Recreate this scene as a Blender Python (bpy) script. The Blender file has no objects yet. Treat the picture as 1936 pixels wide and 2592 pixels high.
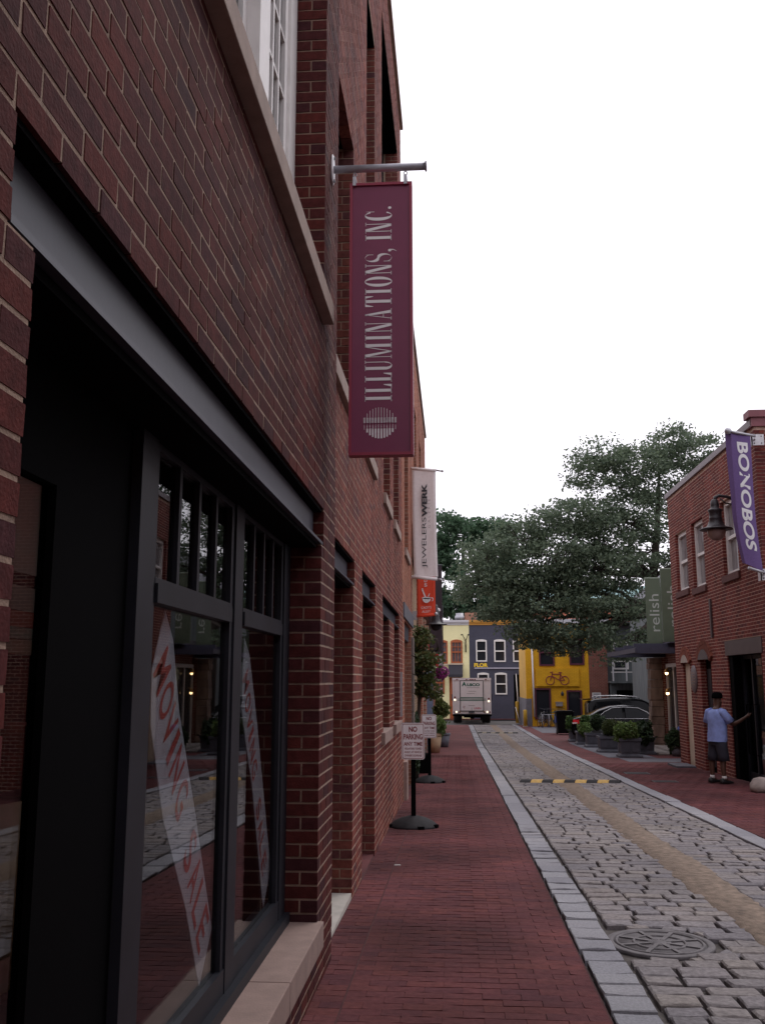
import bpy, bmesh, math, random
import numpy as np
from mathutils import Vector, Matrix
random.seed(7); RNG = np.random.default_rng(7)
R = math.radians
S = bpy.context.scene
COL = S.collection

# ------------------------------------------------------------------ camera, sky, sun, exposure
PITCH, YAW, EYE = R(10.1346), R(4.2692), 1.6
cd = bpy.data.cameras.new('camera'); cam = bpy.data.objects.new('camera', cd); COL.objects.link(cam)
cd.sensor_fit = 'VERTICAL'; cd.sensor_height = 24.0; cd.lens = 24 * 2400 / 2592
cd.clip_start = 0.05; cd.clip_end = 2000
cam.location = (0, 0, EYE); cam.rotation_euler = (math.pi / 2 + PITCH, 0, YAW)
S.camera = cam

SUN_EL, SUN_AZ = R(58), R(40)            # azimuth measured from +Y towards +X
w = bpy.data.worlds.new('World'); S.world = w; w.use_nodes = True
nt = w.node_tree; bg = nt.nodes['Background']
sky = nt.nodes.new('ShaderNodeTexSky'); sky.sky_type = 'NISHITA'; sky.sun_disc = False
sky.sun_elevation = SUN_EL; sky.sun_rotation = SUN_AZ
sky.air_density = 1.0; sky.dust_density = 4.0; sky.ozone_density = 1.0
hs = nt.nodes.new('ShaderNodeHueSaturation'); hs.inputs['Saturation'].default_value = 0.12
mixs = nt.nodes.new('ShaderNodeMix'); mixs.data_type = 'RGBA'       # cloud deck: mostly even white, a little of the sky behind it
mixs.inputs[0].default_value = 0.8
nt.links.new(sky.outputs[0], hs.inputs['Color']); nt.links.new(hs.outputs[0], mixs.inputs[6])
mixs.inputs[7].default_value = (11.6, 11.1, 12.2, 1)
nt.links.new(mixs.outputs[2], bg.inputs['Color']); bg.inputs['Strength'].default_value = 0.1

sd = bpy.data.lights.new('sun', 'SUN'); sd.energy = 0.5; sd.angle = R(25); sd.color = (1.0, 0.96, 0.9)
sun = bpy.data.objects.new('sun', sd); COL.objects.link(sun)
sdir = Vector((math.cos(SUN_EL) * math.sin(SUN_AZ), math.cos(SUN_EL) * math.cos(SUN_AZ), math.sin(SUN_EL)))
sun.rotation_euler = sdir.to_track_quat('Z', 'Y').to_euler()
S.view_settings.view_transform = 'Standard'; S.view_settings.look = 'None'
S.view_settings.exposure = 0.35; S.view_settings.gamma = 1.0; S.view_settings.use_curve_mapping = False
S.cycles.max_bounces = 8; S.cycles.transparent_max_bounces = 12
S.cycles.caustics_reflective = False; S.cycles.caustics_refractive = False

# ------------------------------------------------------------------ helpers
def gz(y):                                # height of the alley, which falls away from the camera
    return -0.021 * y if y < 38 else (-0.798 - 0.008 * (y - 38) if y < 85 else -1.174)

_f = (-math.sin(YAW) * math.cos(PITCH), math.cos(YAW) * math.cos(PITCH), math.sin(PITCH))
_r = (math.cos(YAW), math.sin(YAW), 0.0)
_u = (math.sin(YAW) * math.sin(PITCH), -math.cos(YAW) * math.sin(PITCH), math.cos(PITCH))
def on_view(x, y, z):                     # depth if in view else None: only used to pick which pieces become single objects
    v = (x, y, z - EYE)
    d = sum(a * b for a, b in zip(v, _f))
    if d < 0.2: return None
    a = sum(p * q for p, q in zip(v, _r)) / d; b = sum(p * q for p, q in zip(v, _u)) / d
    return d if abs(a) < 0.42 and abs(b) < 0.56 else None

MATS = {}
def mat(name, col, rough=0.7, metal=0.0, var=0.0, scale=6.0, bump=0.0, bscale=60.0, spec=0.5, emit=None, estr=0.0, streak=None):
    if name in MATS: return MATS[name]
    m = bpy.data.materials.new(name); m.use_nodes = True; n = m.node_tree.nodes; l = m.node_tree.links
    p = n['Principled BSDF']; p.inputs['Base Color'].default_value = (*col, 1)
    p.inputs['Roughness'].default_value = rough; p.inputs['Metallic'].default_value = metal
    p.inputs['Specular IOR Level'].default_value = spec
    tc = n.new('ShaderNodeTexCoord')
    if var:
        nz = n.new('ShaderNodeTexNoise'); nz.inputs['Scale'].default_value = scale; nz.inputs['Detail'].default_value = 6
        if streak:
            mp = n.new('ShaderNodeMapping'); mp.inputs['Scale'].default_value = streak
            l.new(tc.outputs['Object'], mp.inputs[0]); l.new(mp.outputs[0], nz.inputs['Vector'])
        else: l.new(tc.outputs['Object'], nz.inputs['Vector'])
        rm = n.new('ShaderNodeMapRange'); rm.inputs[1].default_value = 0.3; rm.inputs[2].default_value = 0.7
        rm.inputs[3].default_value = 1 - var; rm.inputs[4].default_value = 1 + var
        l.new(nz.outputs[0], rm.inputs[0])
        mx = n.new('ShaderNodeVectorMath'); mx.operation = 'SCALE'; mx.inputs[0].default_value = col
        l.new(rm.outputs[0], mx.inputs['Scale']); l.new(mx.outputs[0], p.inputs['Base Color'])
    if bump:
        nb = n.new('ShaderNodeTexNoise'); nb.inputs['Scale'].default_value = bscale; nb.inputs['Detail'].default_value = 5
        l.new(tc.outputs['Object'], nb.inputs['Vector'])
        b = n.new('ShaderNodeBump'); b.inputs['Strength'].default_value = bump; b.inputs['Distance'].default_value = 0.01
        l.new(nb.outputs[0], b.inputs['Height']); l.new(b.outputs[0], p.inputs['Normal'])
    if emit:
        p.inputs['Emission Color'].default_value = (*emit, 1); p.inputs['Emission Strength'].default_value = estr
    MATS[name] = m; return m

def piece_mat(name, stops, rough=0.85, grain=0.25, gscale=25.0, bump=0.35, bscale=90.0, big=0.25, bigscale=0.7, spec=0.12, vert=1.0):
    """each brick / stone gets its own tone from the ramp, with grain and broad weathering over it"""
    if name in MATS: return MATS[name]
    m = bpy.data.materials.new(name); m.use_nodes = True; n = m.node_tree.nodes; l = m.node_tree.links
    p = n['Principled BSDF']; p.inputs['Roughness'].default_value = rough; p.inputs['Specular IOR Level'].default_value = spec
    ge = n.new('ShaderNodeNewGeometry'); oi = n.new('ShaderNodeObjectInfo')
    a = n.new('ShaderNodeMath'); a.operation = 'ADD'; l.new(ge.outputs['Random Per Island'], a.inputs[0]); l.new(oi.outputs['Random'], a.inputs[1])
    fr = n.new('ShaderNodeMath'); fr.operation = 'FRACT'; l.new(a.outputs[0], fr.inputs[0])
    cr = n.new('ShaderNodeValToRGB'); e = cr.color_ramp.elements
    for i, c in enumerate(stops):
        t = i / (len(stops) - 1)
        el = e[0] if i == 0 else (e[len(e) - 1] if i == len(stops) - 1 else e.new(t))
        el.position = t; el.color = (*c, 1)
    l.new(fr.outputs[0], cr.inputs[0])
    def band(sc, amt, det, vz=1.0):
        nz = n.new('ShaderNodeTexNoise'); nz.inputs['Scale'].default_value = sc; nz.inputs['Detail'].default_value = det
        mp = n.new('ShaderNodeMapping'); mp.inputs['Scale'].default_value = (1, 1, vz); l.new(ge.outputs['Position'], mp.inputs[0]); l.new(mp.outputs[0], nz.inputs['Vector'])
        rm = n.new('ShaderNodeMapRange'); rm.inputs[1].default_value = 0.3; rm.inputs[2].default_value = 0.7
        rm.inputs[3].default_value = 1 - amt; rm.inputs[4].default_value = 1 + amt
        l.new(nz.outputs[0], rm.inputs[0]); return rm
    g1, g2 = band(gscale, grain, 6), band(bigscale, big, 5, vert)
    mu = n.new('ShaderNodeMath'); mu.operation = 'MULTIPLY'; l.new(g1.outputs[0], mu.inputs[0]); l.new(g2.outputs[0], mu.inputs[1])
    sc = n.new('ShaderNodeVectorMath'); sc.operation = 'SCALE'; l.new(cr.outputs[0], sc.inputs[0]); l.new(mu.outputs[0], sc.inputs['Scale'])
    l.new(sc.outputs[0], p.inputs['Base Color'])
    nb = n.new('ShaderNodeTexNoise'); nb.inputs['Scale'].default_value = bscale; nb.inputs['Detail'].default_value = 5
    l.new(ge.outputs['Position'], nb.inputs['Vector'])
    b = n.new('ShaderNodeBump'); b.inputs['Strength'].default_value = bump; b.inputs['Distance'].default_value = 0.008
    l.new(nb.outputs[0], b.inputs['Height']); l.new(b.outputs[0], p.inputs['Normal'])
    MATS[name] = m; return m

def brick_tex(name, c1, c2, mortar, rot=None, scale=1.0, bw=0.21, rh=0.0762, var=0.2, rough=0.85, ms=0.01):
    """brick pattern for far masonry and for pavement too far off to tell the bricks apart"""
    if name in MATS: return MATS[name]
    m = bpy.data.materials.new(name); m.use_nodes = True; n = m.node_tree.nodes; l = m.node_tree.links
    p = n['Principled BSDF']; p.inputs['Roughness'].default_value = rough; p.inputs['Specular IOR Level'].default_value = 0.3
    ge = n.new('ShaderNodeNewGeometry'); mp = n.new('ShaderNodeMapping')
    if rot: mp.inputs['Rotation'].default_value = rot
    l.new(ge.outputs['Position'], mp.inputs[0])
    bt = n.new('ShaderNodeTexBrick'); bt.inputs['Color1'].default_value = (*c1, 1); bt.inputs['Color2'].default_value = (*c2, 1)
    bt.inputs['Mortar'].default_value = (*mortar, 1); bt.inputs['Scale'].default_value = scale
    bt.inputs['Mortar Size'].default_value = ms; bt.inputs['Brick Width'].default_value = bw; bt.inputs['Row Height'].default_value = rh
    l.new(mp.outputs[0], bt.inputs['Vector'])
    nz = n.new('ShaderNodeTexNoise'); nz.inputs['Scale'].default_value = 1.2; nz.inputs['Detail'].default_value = 7
    l.new(ge.outputs['Position'], nz.inputs['Vector'])
    rm = n.new('ShaderNodeMapRange'); rm.inputs[1].default_value = 0.3; rm.inputs[2].default_value = 0.7
    rm.inputs[3].default_value = 1 - var; rm.inputs[4].default_value = 1 + var; l.new(nz.outputs[0], rm.inputs[0])
    sc = n.new('ShaderNodeVectorMath'); sc.operation = 'SCALE'; l.new(bt.outputs[0], sc.inputs[0]); l.new(rm.outputs[0], sc.inputs['Scale'])
    l.new(sc.outputs[0], p.inputs['Base Color'])
    b = n.new('ShaderNodeBump'); b.inputs['Strength'].default_value = 0.5; b.inputs['Distance'].default_value = 0.006; b.invert = True
    l.new(bt.outputs['Fac'], b.inputs['Height']); l.new(b.outputs[0], p.inputs['Normal'])
    MATS[name] = m; return m

def glass_mat(name, ior=1.5, tint=(1, 1, 1)):
    if name in MATS: return MATS[name]
    m = bpy.data.materials.new(name); m.use_nodes = True; n = m.node_tree.nodes; l = m.node_tree.links
    n.remove(n['Principled BSDF']); out = n['Material Output']
    fr = n.new('ShaderNodeFresnel'); fr.inputs[0].default_value = ior
    ge = n.new('ShaderNodeNewGeometry'); mi = n.new('ShaderNodeMapRange'); mi.inputs[3].default_value = ior; mi.inputs[4].default_value = 1 / ior
    l.new(ge.outputs['Backfacing'], mi.inputs[0]); l.new(mi.outputs[0], fr.inputs[0])
    t = n.new('ShaderNodeBsdfTransparent'); t.inputs[0].default_value = (*tint, 1)
    g = n.new('ShaderNodeBsdfGlossy'); g.inputs['Roughness'].default_value = 0.01
    mx = n.new('ShaderNodeMixShader'); l.new(fr.outputs[0], mx.inputs[0]); l.new(t.outputs[0], mx.inputs[1]); l.new(g.outputs[0], mx.inputs[2])
    l.new(mx.outputs[0], out.inputs[0]); MATS[name] = m; return m

def leaf_mat(name, stops, trans=0.25):
    if name in MATS: return MATS[name]
    m = bpy.data.materials.new(name); m.use_nodes = True; n = m.node_tree.nodes; l = m.node_tree.links
    p = n['Principled BSDF']; p.inputs['Roughness'].default_value = 0.55; p.inputs['Specular IOR Level'].default_value = 0.35
    ge = n.new('ShaderNodeNewGeometry'); cr = n.new('ShaderNodeValToRGB'); e = cr.color_ramp.elements
    for i, c in enumerate(stops):
        t = i / (len(stops) - 1)
        el = e[0] if i == 0 else (e[len(e) - 1] if i == len(stops) - 1 else e.new(t))
        el.position = t; el.color = (*c, 1)
    l.new(ge.outputs['Random Per Island'], cr.inputs[0]); l.new(cr.outputs[0], p.inputs['Base Color'])
    tl = n.new('ShaderNodeBsdfTranslucent'); l.new(cr.outputs[0], tl.inputs[0])
    mx = n.new('ShaderNodeMixShader'); mx.inputs[0].default_value = trans
    l.new(p.outputs[0], mx.inputs[1]); l.new(tl.outputs[0], mx.inputs[2]); l.new(mx.outputs[0], n['Material Output'].inputs[0])
    MATS[name] = m; return m

def tag(o, label=None, cat=None, group=None, kind=None):
    if label: o['label'] = label
    if cat: o['category'] = cat
    if group: o['group'] = group
    if kind: o['kind'] = kind
    return o
def thing(name, label, cat, loc=(0, 0, 0), group=None):
    o = bpy.data.objects.new(name, None); o.empty_display_size = 0.2; o.location = loc; COL.objects.link(o)
    return tag(o, label, cat, group)
def root_loc(o):
    v = Vector((0, 0, 0))
    while o is not None: v = v + o.location; o = o.parent
    return v
def put(name, me, m, parent=None, kind=None, loc=None):
    if m is not None: me.materials.append(m)
    o = bpy.data.objects.new(name, me); COL.objects.link(o)
    if parent is not None: o.parent = parent
    if loc is not None: o.location = loc
    if kind: o['kind'] = kind
    return o

class MB:
    def __init__(s): s.v = []; s.f = []; s.sm = []
    def add(s, vs, fs, smooth=False):
        b = len(s.v); s.v += [tuple(p) for p in vs]
        s.f += [tuple(i + b for i in f) for f in fs]; s.sm += [smooth] * len(fs); return s
    def box(s, x0, x1, y0, y1, z0, z1):
        v = [(x0, y0, z0), (x1, y0, z0), (x1, y1, z0), (x0, y1, z0), (x0, y0, z1), (x1, y0, z1), (x1, y1, z1), (x0, y1, z1)]
        return s.add(v, [(0, 3, 2, 1), (4, 5, 6, 7), (0, 1, 5, 4), (1, 2, 6, 5), (2, 3, 7, 6), (3, 0, 4, 7)])
    def obox(s, c, u, vv, ww):            # oriented box: centre and three half-axis vectors
        c, u, vv, ww = map(Vector, (c, u, vv, ww)); P = []
        for k in (-1, 1):
            for a, b in ((-1, -1), (1, -1), (1, 1), (-1, 1)): P.append(c + a * u + b * vv + k * ww)
        return s.add(P, [(0, 3, 2, 1), (4, 5, 6, 7), (0, 1, 5, 4), (1, 2, 6, 5), (2, 3, 7, 6), (3, 0, 4, 7)])
    def bar(s, p0, p1, wd, hg, up=(0, 0, 1)):
        p0, p1 = Vector(p0), Vector(p1); d = p1 - p0; t = d.normalized(); u = Vector(up)
        if abs(t.dot(u)) > 0.98: u = Vector((1, 0, 0))
        sd_ = t.cross(u).normalized(); u = sd_.cross(t)
        return s.obox((p0 + p1) / 2, d / 2, sd_ * wd / 2, u * hg / 2)
    def tube(s, pts, rad, n=8, cap=True):
        pts = [Vector(p) for p in pts]; rad = rad if isinstance(rad, (list, tuple)) else [rad] * len(pts)
        base = len(s.v); ref = None
        for i, p in enumerate(pts):
            t = (pts[min(i + 1, len(pts) - 1)] - pts[max(i - 1, 0)]).normalized()
            if ref is None:
                ref = Vector((0, 0, 1)) if abs(t.z) < 0.9 else Vector((1, 0, 0))
            a = t.cross(ref).normalized(); b = a.cross(t).normalized(); ref = b
            for k in range(n):
                an = 2 * math.pi * k / n; s.v.append(tuple(p + (a * math.cos(an) + b * math.sin(an)) * rad[i]))
        for i in range(len(pts) - 1):
            for k in range(n):
                q = base + i * n; k2 = (k + 1) % n
                s.f.append((q + k, q + k2, q + n + k2, q + n + k)); s.sm.append(True)
        if cap:
            s.f.append(tuple(base + k for k in range(n))[::-1]); s.sm.append(False)
            q = base + (len(pts) - 1) * n; s.f.append(tuple(q + k for k in range(n))); s.sm.append(False)
        return s
    def lathe(s, prof, c=(0, 0, 0), n=24, axis='z', sx=1.0, sy=1.0):
        base = len(s.v)
        for r_, h in prof:
            for k in range(n):
                a = 2 * math.pi * k / n; x, y = r_ * math.cos(a) * sx, r_ * math.sin(a) * sy
                p = (x, y, h) if axis == 'z' else ((h, x, y) if axis == 'x' else (x, h, y))
                s.v.append((p[0] + c[0], p[1] + c[1], p[2] + c[2]))
        for i in range(len(prof) - 1):
            for k in range(n):
                q = base + i * n; k2 = (k + 1) % n; s.f.append((q + k, q + k2, q + n + k2, q + n + k)); s.sm.append(True)
        if prof[0][0] > 1e-6: s.f.append(tuple(base + k for k in range(n))[::-1]); s.sm.append(False)
        if prof[-1][0] > 1e-6: q = base + (len(prof) - 1) * n; s.f.append(tuple(q + k for k in range(n))); s.sm.append(False)
        return s
    def torus(s, c, R_, r_, n=24, m=6, ax='y', a0=0, a1=2 * math.pi):
        full = abs(a1 - a0 - 2 * math.pi) < 1e-6; pts = []
        for i in range(n + (0 if full else 1)):
            a = a0 + (a1 - a0) * i / n; x, z = math.cos(a) * R_, math.sin(a) * R_
            pts.append((c[0] + x, c[1], c[2] + z) if ax == 'y' else ((c[0], c[1] + x, c[2] + z) if ax == 'x' else (c[0] + x, c[1] + z, c[2])))
        if full: pts += pts[:1]
        return s.tube(pts, r_, m, cap=not full)
    def poly(s, pts, nrm, th):            # flat polygon given thickness along nrm
        n = len(pts); nv = Vector(nrm) * th; a = [Vector(p) for p in pts]
        vs = a + [p + nv for p in a]
        fs = [tuple(range(n))[::-1], tuple(range(n, 2 * n))] + [(i, (i + 1) % n, n + (i + 1) % n, n + i) for i in range(n)]
        return s.add(vs, fs)
    def build(s, name, m, parent=None, kind=None, bevel=0, label=None):
        me = bpy.data.meshes.new(name); L = root_loc(parent) if parent is not None else Vector((0, 0, 0))
        me.from_pydata([(a - L.x, b - L.y, c - L.z) for a, b, c in s.v], [], s.f)
        me.polygons.foreach_set('use_smooth', s.sm); me.update()
        bm = bmesh.new(); bm.from_mesh(me); bmesh.ops.recalc_face_normals(bm, faces=bm.faces)
        if bevel: bmesh.ops.bevel(bm, geom=list(bm.edges), offset=bevel, segments=2, affect='EDGES', profile=0.6)
        bm.to_mesh(me); bm.free()
        o = put(name, me, m, parent, kind)
        if label: o['label'] = label
        return o

def copy_tree(o, parent=None):
    c = o.copy(); COL.objects.link(c); c.parent = parent
    for ch in list(o.children): copy_tree(ch, c)
    return c

# --- pieces laid one by one: bricks, pavers, cobbles, kerb stones
def templ(kind, k):
    rg = np.random.default_rng(100 + k)
    if kind == 'brick':
        v = np.array([(x, y, z) for z in (-.5, .5) for y in (-.5, .5) for x in (-.5, .5)], float)
        v += rg.uniform(-1, 1, v.shape) * (0.006, 0.010, 0.022)
        f = [(0, 2, 3, 1), (4, 5, 7, 6), (0, 1, 5, 4), (1, 3, 7, 5), (3, 2, 6, 7), (2, 0, 4, 6)]
    else:
        ins, drop, jit = {'cobble': (0.06, 0.12, 0.035), 'paver': (0.008, 0.02, 0.006), 'kerb': (0.03, 0.07, 0.02)}[kind]
        ring = np.array([(-.5, -.5), (.5, -.5), (.5, .5), (-.5, .5)])
        j = rg.uniform(-jit, jit, (4, 2))
        low = np.c_[ring + j, np.full(4, -.5)]; mid = np.c_[ring + j, np.full(4, .5 - drop) + rg.uniform(-.04, .04, 4)]
        # top ring with extra mid-edge points so that the arris is not a ruled line
        t8 = []; ins_y = ins * 1.3
        for i in range(4):
            a, b = ring[i] + j[i], ring[(i + 1) % 4] + j[(i + 1) % 4]
            t8.append((a[0] * (1 - 2 * ins), a[1] * (1 - 2 * ins_y))); c = (a + b) / 2
            t8.append((c[0] * (1 - 1.3 * ins), c[1] * (1 - 1.3 * ins_y)))
        t8 = np.c_[np.array(t8), .5 + rg.uniform(-.05, .03, 8)]
        v = np.vstack([low, mid, t8])
        f = []
        for i in range(4):
            k2 = (i + 1) % 4
            f.append((i, k2, 4 + k2, 4 + i))
            f += [(4 + i, 8 + 2 * i + 1, 8 + 2 * i), (4 + i, 4 + k2, 8 + 2 * i + 1), (4 + k2, 8 + (2 * i + 2) % 8, 8 + 2 * i + 1)]
        f.append(tuple(range(8, 16)))
    return v, f
TEMPL = {k: [templ(k, i) for i in range(7)] for k in ('brick', 'cobble', 'paver', 'kerb')}
TMESH = {}
def lay(parent, name, boxes, m, shape, nobj=300, near=None):
    """boxes: (cx,cy,cz,sx,sy,sz). The nobj that show largest become single objects, the rest one joined part."""
    L = root_loc(parent); score = []
    for i, b in enumerate(boxes):
        d = on_view(b[0], b[1], b[2])
        if d is None: continue
        if near and not near(b): continue
        score.append((b[3] * b[4] * b[5] / max(min(b[3:6]), 1e-3) / (d * d), i))
    score.sort(reverse=True); single = set(i for _, i in score[:nobj])
    T = TEMPL[shape]
    for i in single:
        b = boxes[i]; k = i % 7; key = (shape, k, m.name)
        if key not in TMESH:
            me = bpy.data.meshes.new(name); me.from_pydata(T[k][0].tolist(), [], T[k][1]); me.materials.append(m); me.update(); TMESH[key] = me
        o = bpy.data.objects.new(name, TMESH[key]); o.location = (b[0] - L.x, b[1] - L.y, b[2] - L.z); o.scale = b[3:6]
        if len(b) > 6: o.rotation_euler = b[6]
        o.parent = parent; COL.objects.link(o)
    rest = [i for i in range(len(boxes)) if i not in single]
    if rest:
        V = []; F = []; n = 0
        for i in rest:
            b = boxes[i]; v, f = T[i % 7]
            vv = v * np.array(b[3:6])
            if len(b) > 6: vv = vv @ np.array(Matrix.Rotation(b[6][0], 3, 'X')).T
            V.append(vv + np.array((b[0] - L.x, b[1] - L.y, b[2] - L.z)))
            F += [tuple(a + n for a in q) for q in f]; n += len(v)
        me = bpy.data.meshes.new(name + '_field'); me.from_pydata(np.vstack(V).tolist(), [], F); me.update()
        put({'brick': 'brickwork', 'paver': 'paving', 'cobble': 'cobbled_paving', 'kerb': 'kerb_run'}[shape], me, m, parent, 'stuff')

# --- wall faces
class Face:
    def __init__(s, kind, p): s.k, s.p = kind, p
    def box(s, mb, u0, u1, z0, z1, d0, d1):      # d = distance out of the wall face
        if s.k == 'x+': mb.box(s.p + min(d0, d1), s.p + max(d0, d1), u0, u1, z0, z1)
        elif s.k == 'x-': mb.box(s.p - max(d0, d1), s.p - min(d0, d1), u0, u1, z0, z1)
        else: mb.box(u0, u1, s.p - max(d0, d1), s.p - min(d0, d1), z0, z1)
        return mb
    def pt(s, u, z, d):
        return (s.p + d, u, z) if s.k == 'x+' else ((s.p - d, u, z) if s.k == 'x-' else (u, s.p - d, z))
    def brick(s, u0, u1, z0, z1, d0, d1):
        c = s.pt((u0 + u1) / 2, (z0 + z1) / 2, (d0 + d1) / 2); t = abs(d1 - d0)
        return (*c, t, u1 - u0, z1 - z0) if s.k[0] == 'x' else (*c, u1 - u0, t, z1 - z0)

def wall_core(face, u0, u1, z0, z1, opens, thick, name, m, parent, front=-0.0018, grow=0.0):
    opens = [(o[0] - grow, o[1] + grow, o[2] - grow, o[3] + grow) for o in opens]
    us = sorted({u0, u1} | {min(max(u, u0), u1) for o in opens for u in o[:2]}); zs = sorted({z0, z1} | {min(max(z, z0), z1) for o in opens for z in o[2:4]})
    mb = MB()
    for i in range(len(us) - 1):
        run = None
        for j in range(len(zs)):
            solid = False
            if j < len(zs) - 1:
                cu, cz = (us[i] + us[i + 1]) / 2, (zs[j] + zs[j + 1]) / 2
                solid = not any(o[0] < cu < o[1] and o[2] < cz < o[3] for o in opens)
            if solid and run is None: run = zs[j]
            if not solid and run is not None:
                face.box(mb, us[i], us[i + 1], run, zs[j], front - thick, front); run = None
    return mb.build(name, m, parent)

def brick_boxes(face, u0, u1, z0, z1, opens, Lb=0.213, H=0.0762, mj=0.0125, ret=True, depth=0.1):
    out = []; nrow = int((z1 - z0) / H)
    for r_ in range(nrow):
        za = z0 + r_ * H; zb = za + H - mj; cz = (za + zb) / 2
        cuts = sorted((o[0], o[1]) for o in opens if o[2] < cz < o[3])
        iv = []; a = u0
        for c0, c1 in cuts:
            if c0 > a + 0.01: iv.append((a, c0))
            a = max(a, c1)
        if a < u1 - 0.01: iv.append((a, u1))
        off = (r_ % 2) * Lb / 2
        for s_, e_ in iv:
            es = [s_]; k = math.ceil((s_ - u0 - off) / Lb + 1e-6); x = u0 + off + k * Lb
            while x < e_ - 0.05:
                if x - es[-1] > 0.055: es.append(x)
                x += Lb
            es.append(e_)
            for q in range(len(es) - 1):
                a, b = es[q] + (mj / 2 if q else 0), es[q + 1] - (mj / 2 if q < len(es) - 2 else 0)
                pr = random.uniform(-0.0008, 0.0016)
                edge = ret and ((q == 0 and s_ > u0 + 0.01) or (q == len(es) - 2 and e_ < u1 - 0.01))
                if edge and r_ % 2 == 0:
                    out.append(face.brick(a, b, za, zb, -0.205, pr))
                elif edge:
                    out.append(face.brick(a, b, za, zb, -0.098, pr)); out.append(face.brick(a, b, za, zb, -0.205, -0.108))
                else: out.append(face.brick(a, b, za, zb, -depth, pr))
    return out

# --- leaves
def leaf_mesh(pts, size, flat=0.0, asp=1.7):
    n = len(pts); P = np.asarray(pts, float); d = RNG.normal(size=(n, 3)); d[:, 2] *= (1 - flat); d /= np.linalg.norm(d, axis=1)[:, None]
    e = RNG.normal(size=(n, 3)); e -= d * (e * d).sum(1)[:, None]; e /= np.linalg.norm(e, axis=1)[:, None]
    s_ = size * RNG.uniform(.6, 1.35, (n, 1)); nrm = np.cross(d, e)
    a = P - d * s_ * .5 * asp; c = P + d * s_ * .5 * asp; b = P + e * s_ * .5 + nrm * s_ * .12; f_ = P - e * s_ * .5 + nrm * s_ * .12
    V = np.stack([a, b, c, f_], 1).reshape(-1, 3)
    return V, np.arange(4 * n).reshape(n, 4)
def leaves(name, pts, size, m, parent, flat=0.0, asp=1.7, kind=None):
    V, F = leaf_mesh(pts, size, flat, asp); L = root_loc(parent); V = V - np.array(L)
    me = bpy.data.meshes.new(name); me.from_pydata(V.tolist(), [], F.tolist()); me.update()
    return put(name, me, m, parent, kind)
def blob(c, r, n, hollow=0.5):
    d = RNG.normal(size=(n, 3)); d /= np.linalg.norm(d, axis=1)[:, None]
    rr = (hollow + (1 - hollow) * RNG.uniform(0, 1, (n, 1))) ** .7
    return np.array(c) + d * rr * np.array(r)

def make_tree(root, trunk, lobes, lm, bm_, size, per_m2=22, clump=0.42, n_leaf=60, hollow=.35):
    """trunk: list of (point, radius); lobes: (centre, radii). Limbs run from the trunk to every lobe and on to its clumps."""
    tk = MB(); tk.tube([p for p, _ in trunk], [r_ for _, r_ in trunk], 10); tk.build('trunk', bm_, root)
    lb = MB(); pts = []
    for lob in lobes:
        c, r_ = lob[:2]; dens = lob[2] if len(lob) > 2 else 1.0
        c = Vector(c); st = min(trunk[len(trunk) // 3:], key=lambda t: (Vector(t[0]) - c).length + 0.8 * max(0, t[0][2] - c.z))
        s0 = Vector(st[0]); mid = (s0 + c) / 2 + Vector((random.uniform(-.5, .5), random.uniform(-.4, .4), random.uniform(.0, .6)))
        q1 = s0.lerp(mid, .5) + Vector((random.uniform(-.2, .2), 0, random.uniform(-.1, .3))); q2 = mid.lerp(c, .5) + Vector((random.uniform(-.3, .3), 0, random.uniform(-.2, .2)))
        r0 = max(0.04, st[1] * .55); lb.tube([s0, q1, mid, q2, c], [r0, r0 * .8, r0 * .6, r0 * .42, r0 * .25], 6)
        ar = (r_[0] * r_[2] + r_[0] * r_[1] + r_[1] * r_[2]) * 4.2 / 3; k = max(6, int(ar * per_m2 * dens / 10))
        for q in blob(c, r_, k, hollow):
            lb.tube([Vector(c).lerp(Vector(q), .1), Vector(c).lerp(Vector(q), .6) + Vector((0, 0, random.uniform(-.1, .2))), q], [r0 * .22, r0 * .13, 0.008], 4, cap=False)
            m_ = int(n_leaf * random.uniform(.5, 1.5)); sg = clump * random.uniform(.6, 1.3)
            pts.append(np.array(q) + np.clip(RNG.normal(size=(m_, 3)), -1.7, 1.7) * (sg, sg, sg * .55))
    lb.build('limbs', bm_, root)
    leaves('crown', np.vstack(pts), size, lm, root, flat=.3)

# --- writing
def text_polys(txt, bold=0.0, space=1.0):
    cu = bpy.data.curves.new('letters', 'FONT'); cu.body = txt; cu.size = 1; cu.offset = bold; cu.space_character = space; cu.resolution_u = 6
    o = bpy.data.objects.new('letters', cu); COL.objects.link(o); dg = bpy.context.evaluated_depsgraph_get()
    me = bpy.data.meshes.new_from_object(o.evaluated_get(dg)); v = [(p.co.x, p.co.y) for p in me.vertices]; f = [tuple(p.vertices) for p in me.polygons]
    bpy.data.objects.remove(o); bpy.data.curves.remove(cu); bpy.data.meshes.remove(me); return v, f
def letters(name, txt, c, u, v, width, height, m, parent, bold=0.0, space=1.0, polys=None, warp=None):
    """flat print: text centred on c, running along u, tops towards v"""
    vs, fs = polys if polys else text_polys(txt, bold, space)
    xs = [p[0] for p in vs]; ys = [p[1] for p in vs]; x0, x1, y0, y1 = min(xs), max(xs), min(ys), max(ys)
    c, u, v = Vector(c), Vector(u), Vector(v); mb = MB(); P = []
    for x, y in vs:
        p = c + u * ((x - x0) / (x1 - x0) - .5) * width + v * ((y - y0) / (y1 - y0) - .5) * height
        if warp: p = warp(p)
        P.append(p)
    mb.add(P, fs); me = bpy.data.meshes.new(name); L = root_loc(parent)
    me.from_pydata([tuple(p - L) for p in P], [], fs); me.update()
    return put(name, me, m, parent)
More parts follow.
